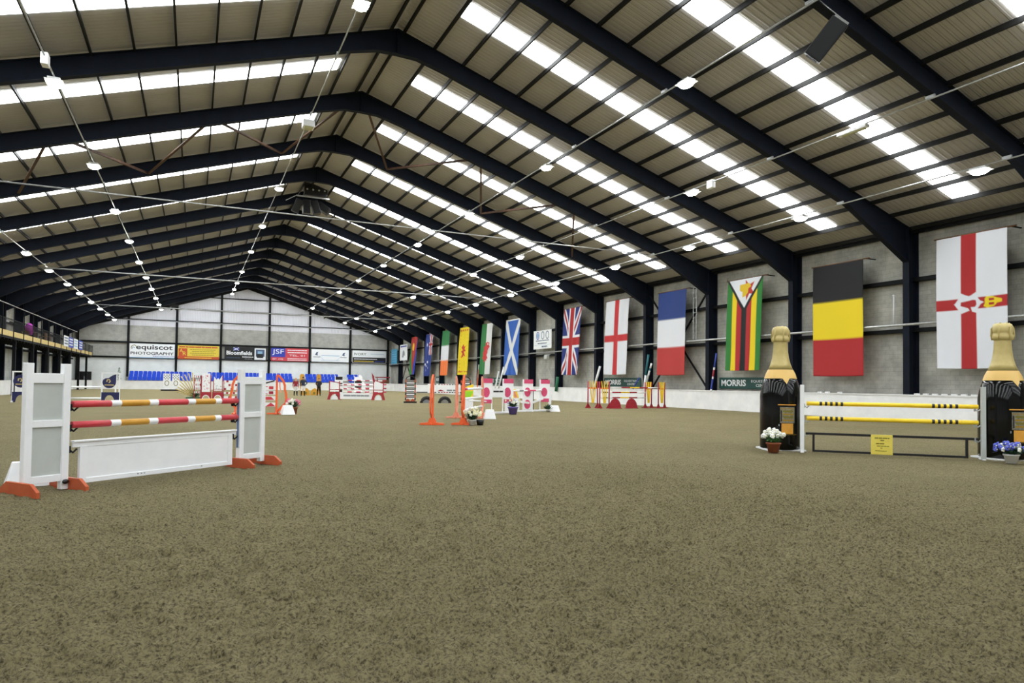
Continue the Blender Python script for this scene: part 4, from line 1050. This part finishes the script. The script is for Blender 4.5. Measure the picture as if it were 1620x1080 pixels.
t = thing('jump_filler', 'lime, yellow and pink striped filler panel right of the second pink wing', 'jump filler', (16.6, 35.2, 0), -.35)
mb = MB(); mb.prism([(-.4, .8), (.4, .75), (.25, 1.25), (-.3, 1.4)], -.02, .02, 'yellow'); mb.prism([(-.25, .8), (.0, .8), (-.05, 1.25), (-.2, 1.25)], -.03, -.02, 'lime'); mb.prism([(.15, .8), (.3, .8), (.15, 1.2), (.05, 1.2)], -.03, -.02, 'palorange'); mb.box(-.42, .42, -.02, .02, 0, .8, 'white'); mb.build('panel', t)
mb = MB(); mb.box(-.16, .16, -.1, .1, 0, 1.25, 'black'); tag(mb.build('filler_box', None, .02, (17.95, 35.5, 0), -.3), 'dark upright box between the last two pink wings', 'box')
flowers('purple pot of lilac and white flowers below the pink wings', (15.1, 31.9, 0), 'purple', .27, .38, 'leafdk', ['petal_l', 'petal_w', 'petal_c'], .42, 24, .5, fr=.055)
flowers('dark leafy plant with one white bloom by the last pink wing', (18.5, 34.35, 0), 'white', .12, .12, 'leafdk', ['petal_w'], .42, 14, .42, 'potted plant', blooms=False, name='potted_plant')
marker('white tapered marker block right of the dark leafy plant', (19.05, 34.55, 0), -.4, .6, .36)

# ---- red and yellow jump
def vwing(label, pA, pB):
    rz = ang(pA, pB); w = math.hypot(pB[0] - pA[0], pB[1] - pA[1]); r = thing('jump_wing', label, 'jump wing', (pA[0], pA[1], 0), rz); H = 1.82
    for x in (0, w):
        mb = MB(); mb.tube([(x, 0, 0), (x, 0, H)], .045, 'dkred', 10); mb.build('post', r)
        mb = MB(); mb.prism([(x - .22, 0), (x + .22, 0), (x + .03, .32), (x - .03, .32)], -.02, .02, 'dkred'); mb.box(x - .03, x + .03, -.3, .3, 0, .05, 'dkred'); mb.build('foot', r)
    mb = MB(); mb.box(0, w, -.02, .02, 1.32, 1.40, 'orange'); mb.build('cross_bar', r)
    for k in range(3):
        u = .18 + .32 * k
        mb = MB(); mb.bar((w * (.42 + .08 * k), -.03, .35), (w * u, -.03, H + .02), .04, .085, 'yellow', (0, 1, 0)); mb.build('slat', r)
R4 = [((24.35, 39.5), (25.05, 39.4)), ((24.9, 38.9), (25.6, 38.8)), ((28.85, 39.15), (29.5, 39.3)), ((29.65, 38.7), (30.35, 38.9))]
for (a_, b_), l in zip(R4, ('first from the left, half hidden', 'second, at the pole ends', 'third, with leaning boards behind', 'last, nearest the white boards')):
    vwing('red posted jump wing with yellow V slats, %s' % l, a_, b_)
def hpole(x0, x1, y0, y1, z, seg, l, r=.045): return pole((x0, y0, z), (x1, y1, z), seg, l, r)
hpole(25.7, 29.6, 38.8, 38.7, 1.42, [(.22, 'white'), (.18, 'dkred'), (.2, 'yellow'), (.18, 'dkred'), (.22, 'white')], 'white, red and yellow pole, highest of the red and yellow jump')
hpole(24.95, 28.8, 38.9, 39.1, 1.08, [(.06, 'white'), (.1, 'black'), (.1, 'white'), (.2, 'dkred'), (.2, 'yellow'), (.17, 'dkred'), (.2, 'white')], 'white, red and yellow pole, middle of the red and yellow jump')
hpole(24.95, 28.8, 38.9, 39.1, .72, [(.06, 'white'), (.1, 'black'), (.12, 'white'), (.18, 'dkred'), (.22, 'yellow'), (.2, 'dkred'), (.2, 'white')], 'white, red and yellow pole, lowest of the red and yellow jump')
for x, l in ((26.05, 'left'), (27.4, 'right')):
    mb = MB(); mb.prism([(-.43 * math.cos(a * PI / 10) * (1.05), .0 + .68 * math.sin(a * PI / 10)) for a in range(11)], -.03, .03, 'dkred')
    mb.box(-.46, .46, -.15, .15, -.01, .04, 'dkred')
    tag(mb.build('filler_board', None, .005, (x, 38.75, 0), -.1), 'dark red half round board under the striped poles, %s one' % l, 'jump filler')

# ---- striped tower wings with wheels
def tower(label, c):
    r = thing('jump_wing', label, 'jump wing', (c[0], c[1], 0), -.3); H = 2.0
    mb = MB(); 
    for x in (-.36, .36):
        for k in range(8): mb.box(x - .05, x + .05, -.05, .05, .2 + k * .2, .2 + (k + 1) * .2, 'black' if k % 2 == 0 else 'foot')
    mb.build('post', r)
    mb = MB()
    for k in range(10): mb.box(-.3, .3, -.03, .03, .3 + k * .15, .3 + k * .15 + .09, 'white' if k % 2 == 0 else 'concrete')
    mb.box(-.3, .3, -.01, .01, .3, 1.8, 'black'); mb.build('slat_panel', r)
    mb = MB(); mb.ribbon([(.36 * math.cos(a * PI / 8), 1.78 + .3 * math.sin(a * PI / 8)) for a in range(9)], .07, .06, 'black'); mb.build('arched_top', r)
    mb = MB(); mb.box(-.5, .5, -.3, .3, 0, .12, 'black'); mb.prism([(-.4, .1), (-.2, .35), (0, .15), (.2, .35), (.4, .1)], -.1, -.04, 'foot'); mb.build('foot', r)
ta, tb = (15.25, 50.9), (19.7, 50.5)
tower('striped ladder wing with arched top, alone left of the orange wings', ta)
tower('striped ladder wing with arched top, half hidden behind an orange wing', tb)
vt = Vector((tb[0] - ta[0], tb[1] - ta[1], 0)).normalized()
t = thing('jump_plank', 'broad white board with black dashes and red print above the tyres', 'plank', (ta[0], ta[1], 0), ang(ta, tb))
mb = MB(); mb.box(.4, 4.05, -.02, .02, .78, 1.5, 'white'); mb.build('board', t)
mb = MB()
for z in (1.42, .80):
    mb.box(.45, 1.35, -.024, -.02, z, z + .06, 'black'); x = 1.6
    while x < 4.0: mb.box(x, x + .15, -.024, -.02, z, z + .06, 'dkred' if 2.2 < x < 3 else 'black'); x += .3 if x < 2.2 else .22
mb.prism([(2.1, .92), (2.4, 1.05), (2.75, .92)], -.024, -.02, 'dkred'); wordbars(mb, 2.9, 3.9, .93, .12, 'greyprint', y=-.022); mb.build('painted_mark', t)
for k, (x, l) in enumerate(((1.3, 'nearer the lone striped wing'), (2.75, 'between two orange wings'))):
    c = Vector((ta[0], ta[1], 0)) + vt * x
    r = thing('tyre', 'black half sunk tyre under the dashed board, %s' % l, 'tyre', (c.x, c.y, 0), ang(ta, tb))
    mb = MB(); mb.tube([(.42 * math.cos(a * PI / 12), 0, .42 * math.sin(a * PI / 12) - .02) for a in range(13)], .13, 'rubber', 12); mb.build('tread', r)
    mb = MB(); mb.prism([(.32 * math.cos(a * PI / 12), .32 * math.sin(a * PI / 12) - .02) for a in range(13)], -.02, .02, 'greyprint' if k == 0 else 'concrete'); mb.build('hub_disc', r)

# ---- navy wings
def navywing(label, c, rz, full=True):
    r = thing('jump_wing', label, 'jump wing', (c[0], c[1], 0), rz); H = 2.0
    mb = MB()
    for x in (-.5, .3, .52): mb.box(x - .05, x + .05, -.03, .03, .05, H, 'white')
    mb.box(-.5, .52, -.03, .03, H - .08, H, 'white'); mb.build('frame', r)
    mb = MB(); mb.prism([(-.4 * math.cos(a * PI / 8) - .08, 1.35 - .42 * math.sin(a * PI / 8)) for a in range(9)] + ([(.32, 1.88), (.1, 1.8), (-.12, 1.62), (-.3, 1.6), (-.44, 1.5)] if not full else [(-.08 + .4 * math.cos(a * PI / 8), 1.35 + .42 * math.sin(a * PI / 8)) for a in range(9)]), -.05, -.03, 'navy'); mb.build('painted_disc', r)
    mb = MB(); mb.ribbon([(-.22, 1.36), (-.2, 1.5), (-.08, 1.52), (-.02, 1.4), (-.1, 1.3)], .07, .01, 'bamboo'); mb.box(-.35, .2, -.005, .005, 1.12, 1.18, 'bamboo'); o = mb.build('emblem', r); o.location.y = -.058
    mb = MB(); arch = [(-.28 * math.cos(a * PI / 8) - .05, .05 + .42 * math.sin(a * PI / 8)) for a in range(9)]
    mb.prism([(-.52, .0)] + [(-.34, 0)] + arch + [(.24, 0), (.52, 0), (.52, .66), (-.52, .66)], -.05, -.02, 'navy'); mb.build('arch_base', r)
    for x in (-.5, .5): mb = MB(); mb.box(x - .04, x + .04, -.55, .4, 0, .09, 'white'); mb.build('foot', r)
na, nb = (-10.0, 52.8), (-5.1, 52.9)
navywing('navy and white wing with round disc, behind the nearest white wing', na, .1)
navywing('navy and white wing with white top corner, clear of the near jump', nb, .1, False)
for z, l in ((1.0, 'upper'), (.25, 'lower')):
    pole((na[0] + .55, na[1], z), (nb[0] - .55, nb[1], z), [(.4, 'white'), (.03, 'black'), (.03, 'white'), (.03, 'black'), (.03, 'white'), (.03, 'black'), (.45, 'white')] if z < .5 else [(1, 'white')], 'white pole between the navy wings, %s' % l, .06)

# ---- castle wings, bouquet, checker wings
def castle(label, c, k):
    r = thing('jump_wing', label, 'jump wing', (c[0], c[1], 0), 0)
    mb = MB(); mb.box(-.36, -.3, -.03, .03, .55, 1.9 - .3 * k, 'dkred'); mb.box(.3, .36, -.03, .03, .55, 1.95, 'dkred')
    if k: mb.box(-.36, .36, -.03, .03, .66, .72, 'dkred'); mb.box(-.36, .36, -.03, .03, .82, .86, 'dkred')
    mb.build('frame', r)
    mb = MB()
    if k: mb.prism([(-.3, .9), (.3, .9), (.3, 1.95), (.1, 1.6), (0, 1.75), (-.1, 1.6), (-.3, 1.85)], -.02, .02, 'white'); mb.box(-.28, .28, -.02, .02, .73, .81, 'white')
    else: mb.box(-.3, .3, -.02, .02, .62, 2.1, 'white')
    mb.build('panel', r)
    mb = MB(); RR = random.Random(3)
    for i in range(26 if not k else 8): x, z = RR.uniform(-.26, .24), RR.uniform(.75, 1.95 if not k else 1.3); mb.box(x, x + .03, -.024, -.02, z, z + .09, 'pink' if not k else 'greyprint')
    mb.build('brick_print', r)
    mb = MB(); arch = [(-.24 * math.cos(a * PI / 8), .34 * math.sin(a * PI / 8)) for a in range(9)]
    mb.prism([(-.4, 0)] + arch + [(.4, 0), (.4, .6), (-.4, .6)], -.04, .04, 'dkred'); mb.build('arch_base', r)
    mb = MB(); mb.ribbon([(.27 * math.cos(a * PI / 8), .36 * math.sin(a * PI / 8)) for a in range(9)], .05, .02, 'white'); o = mb.build('arch_trim', r); o.location.y = -.05
castle('red arch wing with tall white brick panel', (.88, 59.1), 0)
castle('red arch wing with white crenellated gate', (1.75, 59.15), 1)
def laddr(label, x0, x1, y, zs, cols):
    t = thing('jump_plank', label, 'plank', (x0, y, 0))
    for i, z in enumerate(zs):
        mb = MB(); n = 6
        for k in range(n): mb.box((x1 - x0) * k / n, (x1 - x0) * (k + 1) / n, -.03, .03, z, z + .16, cols[(i + k) % len(cols)])
        mb.build('board', t)
    mb = MB(); mb.box(-.04, .02, .03, .08, 0, max(zs) + .2, 'dkred'); mb.box(x1 - x0, x1 - x0 + .06, .03, .08, 0, max(zs) + .2, 'dkred'); mb.build('post', t)
laddr('stack of red and white planks right of the crenellated gate', 2.2, 3.2, 59.3, (.12, .45, .78, 1.1, 1.4), ('white', 'white', 'dkred'))
laddr('stack of white and grey planks left of the brick panel', .05, .48, 60.0, (.5, .8, 1.1, 1.45, 1.75), ('white', 'concrete', 'white', 'dkred'))
t = thing('bamboo_fan', 'fan of pale bamboo canes with green leaves at its foot', 'plant', (.1, 63.0, 0))
for i in range(9):
    a = math.radians(100 + i * 7.5); Ln = 2.2 if i < 5 else 1.7
    mb = MB(); mb.tube([(.1 + .25 * math.cos(a), 0, .2), (Ln * math.cos(a) * 1.1 + .2, .05 * (i % 3), max(.4, Ln * math.sin(a)))], .045, 'bamboo', 8); mb.build('cane', t)
mb = MB(); RR = random.Random(5)
for i in range(60):
    a = RR.uniform(0, 2 * PI); rr_ = RR.uniform(.3, .75); z = RR.uniform(.1, .55); k = mb.add([(0, 0, .12), (rr_ * .5 * math.cos(a) + .05, rr_ * .5 * math.sin(a), z), (rr_ * math.cos(a), rr_ * math.sin(a), z * .8), (rr_ * .5 * math.cos(a) - .05, rr_ * .5 * math.sin(a), z)]); mb.face([k, k + 1, k + 2, k + 3], 'leafdk')
mb.build('foliage', t)
mb = MB(); mb.box(-.7, .6, -.12, .12, 0, .1, 'green'); mb.build('base', t)
for x, l in ((-3.35, 'nearer the gallery'), (-2.25, 'nearer the bamboo fan')):
    r = thing('jump_wing', 'white wing with black chequers and a ring, %s' % l, 'jump wing', (x, 103.5, 0))
    mb = MB(); mb.box(-.46, .46, -.03, .03, .5, 2.35, 'white'); mb.box(-.3, .3, -.03, .03, 0, .5, 'white'); mb.build('panel', r)
    mb = MB()
    for i in range(5):
        for j in range(4):
            if (i + j) % 2: mb.box(-.4 + i * .16, -.26 + i * .16, -.036, -.03, 1.55 + j * .18, 1.7 + j * .18, 'greyprint')
    mb.build('chequer', r)
    mb = MB(); mb.ribbon([(.24 * math.cos(a * PI / 8), 1.05 + .34 * math.sin(a * PI / 8)) for a in range(17)], .08, .01, 'khaki'); o = mb.build('ring', r); o.location.y = -.036
    mb = MB(); mb.box(-.7, .5, -.4, .4, 0, .2, 'black'); mb.prism([(-.4, .2), (-.2, .5), (0, .3), (.2, .5), (.4, .2)], -.3, -.2, 'white'); mb.build('foot', r)

# ---- far arch jump
def archwing(label, c, k):
    r = thing('jump_wing', label, 'jump wing', (c[0], c[1], 0), -.1); H = 1.62
    mb = MB()
    for x in (-.42, .42): mb.box(x - .04, x + .04, -.03, .03, .3, H if not (k and x < 0) else 2.1, 'dkred')
    mb.box(-.42, .42, -.03, .03, .84, .9, 'dkred')
    mb.bar((-.42, 0, H if not k else 1.75), (.42, 0, H - .15), .05, .06, 'dkred'); mb.build('frame', r)
    mb = MB(); mb.prism([(-.38, .95), (.38, .95), (.38, H - .2), (-.38, H + (.1 if k else -.05))], -.02, .02, 'white'); mb.box(-.38, .38, -.02, .02, .7, .83, 'white'); mb.build('panel', r)
    if k: mb = MB(); mb.prism([(-.6, 2.4), (-.42, 2.1), (-.3, 1.6), (-.42, 1.5), (-.5, 1.7)], -.03, .03, 'dkred'); mb.build('spike', r)
    mb = MB(); arch = [(-.36 * math.cos(a * PI / 8), .50 * math.sin(a * PI / 8)) for a in range(9)]
    mb.prism([(-.6, 0)] + arch + [(.6, 0), (.42, .66), (-.42, .66)], -.05, .05, 'dkred'); mb.build('arch_base', r)
    mb = MB(); mb.prism([(.3 * math.cos(a * PI / 8), .42 * math.sin(a * PI / 8)) for a in range(9)], .0, .02, 'white'); mb.build('arch_infill', r)
aa, ab = (11.1, 59.9), (14.6, 58.4)
archwing('red arch wing by the dark dressed person', aa, 0); archwing('red arch wing with a tall pointed spike', ab, 1)
va = Vector((ab[0] - aa[0], ab[1] - aa[1], 0)); lA = va.length
t = thing('jump_plank', 'white plank with grey lettering between the red arch wings', 'plank', (aa[0], aa[1], 0), ang(aa, ab))
mb = MB(); mb.box(.5, lA - .5, -.03, .03, .06, .6, 'white'); mb.build('board', t)
mb = MB(); wordbars(mb, .8, lA - .8, .3, .14, 'greyprint', y=-.033, gap=.15); mb.build('print_lines', t)
for k, z in enumerate((.95, 1.3)):
    pole((aa[0] + .45, aa[1], z), (ab[0] - .45, ab[1], z), [(.12, 'white'), (.1, 'dkred')] * 4 + [(.12, 'white')], 'red and white pole on the red arch wings, %s' % ('lower', 'upper')[k], .05)
for k, (x, l) in enumerate(((13.6, 'left of the pair'), (15.6, 'right of the pair'))):
    r = thing('jump_wing', 'black and white block wing behind the red arch jump, %s' % l, 'jump wing', (x, 71.0, 0), 0)
    mb = MB()
    for j in range(6): mb.box(-.35, .35, -.05, .05, .15 + j * .32, .47 + j * .32, 'black' if (j + k) % 2 else 'white')
    mb.build('panel', r)
    mb = MB(); mb.box(-.42, -.36, -.04, .04, 0, 2.2, 'white'); mb.box(.36, .42, -.04, .04, 0, 2.2, 'white'); mb.build('frame', r)
    mb = MB(); mb.prism([(-.6, 0), (.6, 0), (.2, .3), (-.2, .3)], -.2, .2, 'black'); mb.build('foot', r)
for k, z in enumerate((.5, .9, 1.3, 1.7)):
    pole((13.6 + .4, 70.9, z), (18.6, 71.0, z), [(.1, 'white'), (.1, 'dkred' if k % 2 else 'pink')] * 5, 'red and white pole behind the red arch jump, %s from the ground' % ('first', 'second', 'third', 'fourth')[k], .06)
mb = MB(); mb.bar((17.0, 72, .1), (15.9, 72, 2.3), .3, .06, 'white', (0, 1, 0)); tag(mb.build('leaning_board'), 'white board leaning behind the red arch jump', 'board')

# ---- yellow jump behind the people
for x, l in ((11.72, 'behind the two riders in breeches'), (13.68, 'behind the person in dark clothes')):
    r = thing('jump_wing', 'yellow wing with rounded top %s' % l, 'jump wing', (x, 84.0, 0))
    mb = MB(); mb.prism([(-.16, .0), (.16, .0), (.27, 1.4), (.27, 2.2), (.15, 2.42), (-.15, 2.42), (-.27, 2.2), (-.27, 1.4)], -.04, .04, 'gold'); mb.build('panel', r)
    mb = MB(); mb.box(-.2, .2, -.3, .3, 0, .12, 'gold'); mb.build('foot', r)
for x, l in ((11.35, 'left'), (12.25, 'right')):
    mb = MB(); mb.prism([(-.42, 0), (.42, 0), (.3, .6), (.1, .8), (-.15, .7), (-.35, .5)], -.08, .08, 'gold'); mb.box(-.12, .1, -.1, -.08, .1, .35, 'khaki'); tag(mb.build('filler_board', None, 0, (x, 78.2, 0)), 'low orange yellow filler on the sand behind the people, %s one' % l, 'jump filler')

# stall by far corner
t = thing('market_cart', 'brown wooden cart with dark red canopy beyond the far boards', 'cart', (30.9, 120.2, 0))
mb = MB(); mb.box(-1.3, 1.1, -.6, .6, 2.3, 2.48, 'dkred'); mb.build('canopy', t)
mb = MB(); mb.box(-1.0, .9, -.4, .4, .9, 2.0, 'wood'); mb.build('body', t)
for x in (-1.1, 1.0): mb = MB(); mb.box(x - .05, x + .05, -.05, .05, 0, 2.3, 'wood'); mb.build('post', t)
mb = MB(); mb.box(-.9, .9, -.1, .1, .4, .9, 'wood'); mb.build('axle_box', t)
t = thing('evergreen_shrub', 'grey green shrub beyond the boards before the blue seats', 'shrub', (-10.5, 120.3, 0))
mb = MB(); RR = random.Random(8)
for i in range(260):
    a = RR.uniform(0, 2 * PI); z = 1.2 + RR.uniform(0, 2.1); q = .45 * (1 - (z - 1.2) / 2.4) * RR.random() ** .5; c = Vector((q * math.cos(a), q * math.sin(a), z)); d = Vector((RR.uniform(-1, 1), RR.uniform(-1, 1), RR.uniform(-.2, 1))) * .12
    s_ = Vector((d.y, -d.x, .03)) * .5; k = mb.add([c, c + d * .5 + s_, c + d, c + d * .5 - s_]); mb.face([k, k + 1, k + 2, k + 3], 'leaf')
mb.build('foliage', t)
mb = MB(); mb.tube([(0, 0, 0), (0, 0, 2.6)], .04, 'wood', 8); mb.build('stem', t)

# ---- poles and boards leaning on the side wall
def lean(a, b_, seg, l, r=.05): return pole(a, b_, seg, l, r)
lean((31.9, 35.9, 1.2), (32.2, 35.7, 3.85), [(.12, 'white'), (.42, 'blue'), (.1, 'white'), (.28, 'dkred'), (.1, 'white'), (.6, 'blue')], 'blue, white and red pole leaning on a column near the striped flag', .06)
lean((32.02, 43.62, 1.3), (32.15, 43.25, 4.0), [(.4, 'white'), (.6, 'teal')], 'white and teal pole leaning on a column, left of the tricolour', .085)
lean((32.02, 43.5, 1.3), (32.15, 42.85, 3.3), [(.3, 'white'), (.3, 'panelgrey'), (.2, 'white'), (.1, 'teal'), (.2, 'white')], 'white pole with pale bands leaning beside the teal pole', .075)
lean((32.02, 45.1, 1.3), (32.2, 44.5, 2.2), [(1, 'blue')], 'short blue pole leaning under the green sign', .06)
lean((31.95, 51.0, 1.0), (32.15, 50.2, 3.2), [(1, 'white')], 'plain white pole leaning on a column, left of the red cross flag', .1)
lean((32.0, 57.85, .9), (32.1, 57.7, 2.3), [(1, 'green')], 'short green post leaning left of the crossed and diagonal flag', .14)
lean((31.9, 77.9, .7), (32.0, 77.7, 3.9), [(.5, 'orange'), (.3, 'palorange'), (.2, 'white')], 'orange and white pole leaning left of the dragon flag', .055)
for k, y in enumerate((71.8, 70.9)): lean((31.6, y, .7), (32.1, y - .5 * k, 3.0 + .5 * k), [(1, 'white')], 'white pole leaning under the diagonal cross flag, %s' % ('left', 'right')[k], .09)
t = thing('notice_box', 'small black box with green front on the boards under the crest sign', 'box', (31.95, 60.3, 1.3), -PI / 2)
mb = MB(); mb.box(-.5, .5, -.1, .2, 0, .8, 'black'); mb.build('body', t); mb = MB(); mb.box(-.4, .4, -.12, -.1, .05, .4, 'green'); mb.build('front_panel', t)
k = 0
for y in (27.3, 26.8, 26.0, 21.6, 21.15, 20.7, 20.25, 19.8, 19.35, 18.9):
    mb = MB(); mb.box(-.06, .06, -.12, .12, 0, .07, 'white'); tag(mb.build('jump_cup_block', None, .01, (xk, y, hk + .03)), 'small white block on top of the boards, %s' % ('under the tricolour' if y > 22 else 'below the flag with the hand'), 'block', 'small white blocks under the tricolour' if y > 22 else 'small white blocks below the flag with the hand'); k += 1

# ------------------------------------------------------------------ people
def person(label, loc, rz, h, top, legs, boots, hat, pose):
    r = thing('person', label, 'person', (loc[0], loc[1], 0), rz); s = h / 1.75
    V, E_, Rr = [], [], []
    def v(p, rad, par=None):
        V.append(Vector(p) * s); Rr.append(rad * s * (1.38 if rad > .028 else 1.1)); i = len(V) - 1
        if par is not None: E_.append((par, i))
        return i
    pel = v((0, 0, .95), .125); wa = v((0, 0, 1.12), .115, pel); ch = v((0, -.01, 1.32), .14, wa); nk = v((0, 0, 1.48), .055, ch); hd = v((0, -.01, 1.58), .078, nk); ht = v((0, -.005, 1.68), .08, hd)
    for sx in (-1, 1):
        hp = v((sx * .09, 0, .88), .095, pel); kn = v((sx * .12, -.02 if sx > 0 else -.06, .49), .062, hp); an = v((sx * .14, .02 if sx > 0 else -.02, .1), .042, kn); to = v((sx * .15, -.13, .035), .035, an)
        sh = v((sx * .19, 0, 1.41), .055, ch)
        if pose == 'hip' and sx > 0: el = v((.36, .04, 1.2), .042, sh); wr = v((.2, -.06, 1.02), .03, el)
        elif pose == 'back': el = v((sx * .27, .1, 1.17), .042, sh); wr = v((sx * .1, .19, 1.0), .03, el)
        else: el = v((sx * .25, .02, 1.13), .042, sh); wr = v((sx * .26, -.06, .9), .03, el)
        w0 = Vector(V[wr]) / s; e0 = Vector(V[el]) / s; d = (w0 - e0).normalized(); pm = v(w0 + d * .07, .03, wr)
        side = Vector((0, 1, 0)) if abs(d.y) < .8 else Vector((1, 0, 0))
        for q in range(4): f1 = v(w0 + d * .115 + side * (.012 * (q - 1.5) * 1.6), .009, pm); v(w0 + d * (.15 + .012 * (1 - abs(q - 1.3))) + side * (.012 * (q - 1.5) * 1.7) + Vector((-sx * .012, 0, 0)), .008, f1)
        t1 = v(w0 + d * .05 + side * -.04, .010, pm); v(w0 + d * .08 + side * -.055, .009, t1)
    me = bpy.data.meshes.new('b'); me.from_pydata(V, E_, []); o = bpy.data.objects.new('b', me); C.objects.link(o)
    md = o.modifiers.new('s', 'SKIN'); md.use_smooth_shade = True; sv = me.skin_vertices[0].data
    for i, rad in enumerate(Rr): sv[i].radius = (rad, rad)
    sv[0].use_root = True
    ss = o.modifiers.new('ss', 'SUBSURF'); ss.levels = 1; ss.render_levels = 1
    nm = bpy.data.meshes.new_from_object(o.evaluated_get(bpy.context.evaluated_depsgraph_get())); bpy.data.objects.remove(o); bpy.data.meshes.remove(me)
    nm.materials.clear()
    for mt in ('skin', top, legs, boots): nm.materials.append(M[mt])
    for pl in nm.polygons:
        c = pl.center / s
        pl.material_index = 0 if (c.z > 1.47 or (abs(c.x) > .17 and c.z < .92 and c.z > .7) or (c.y > .16 and c.z < 1.0 and c.z > .9)) else (1 if c.z > .93 or abs(c.x) > .23 else (2 if c.z > .47 else 3))
        pl.use_smooth = True
    b = bpy.data.objects.new('body', nm); C.objects.link(b); b.parent = r
    mb = MB(); mb.ball((0, .005 * s, 1.70 * s), .098 * s, hat, 14, (1, 1.1, .85))
    if hat == 'black': mb.box(-.07 * s, .07 * s, -.17 * s, -.05 * s, 1.665 * s, 1.68 * s, hat)
    mb.build('riding_hat' if hat == 'black' else 'hair', r)
    mb = MB()
    for sx in (-1, 1): mb.ball((sx * .03 * s, -.082 * s, 1.625 * s), .009 * s, 'black', 6)
    mb.ball((0, -.09 * s, 1.60 * s), .013 * s, 'skin', 6, (1, 1.2, 1.6)); mb.box(-.025 * s, .025 * s, -.088 * s, -.075 * s, 1.558 * s, 1.566 * s, 'dkred'); mb.build('face', r)
    return r
person('person in dark red jacket, white breeches and black boots', (9.75, 74.4), .1, 1.88, 'purplecloth', 'breech', 'black', 'skin', 'down')
person('person in navy jacket and riding hat with one hand on hip', (10.3, 73.0), -.2, 2.0, 'navycloth', 'breech', 'black', 'black', 'hip')
person('person in dark clothes standing alone with hands behind back', (12.2, 74.8), 0, 1.9, 'blackcloth', 'steel_dk', 'black', 'wood', 'back')

# ------------------------------------------------------------------ world, view
w = bpy.data.worlds.new('world'); bpy.context.scene.world = w; w.use_nodes = True
bg = w.node_tree.nodes['Background']; bg.inputs[0].default_value = (.8, .88, 1, 1); bg.inputs[1].default_value = 1.0
sc = bpy.context.scene
sc.view_settings.view_transform = 'Standard'; sc.view_settings.look = 'None'; sc.view_settings.gamma = 1; sc.view_settings.exposure = 1.45
sc.view_settings.use_curve_mapping = False
sc.cycles.use_denoising = True
sc.cycles.max_bounces = 8; sc.cycles.diffuse_bounces = 5; sc.cycles.glossy_bounces = 3
sc.cycles.sample_clamp_indirect = 6
sc.cycles.use_light_tree = True

for y, x, z in ((108.0, -2.85, 12.0), (108.0, 18.6, 11.9)):
    mb = MB(); mb.prism([((.75 if i % 2 == 0 else .32) * math.sin(PI * i / 5), (.75 if i % 2 == 0 else .32) * math.cos(PI * i / 5)) for i in range(10)], -.05, .05, 'purlin')
    tag(mb.build('hanging_star', None, 0, (x, y, z)), 'dark star hung below the far roof frames, %s' % ('nearer the gallery' if x < 5 else 'nearer the flag wall'), 'star decoration')
import re
for o in bpy.context.scene.objects:
    if 'label' in o.keys() and len(o['label'].split()) > 16: print('LONG', o.name, o['label'])
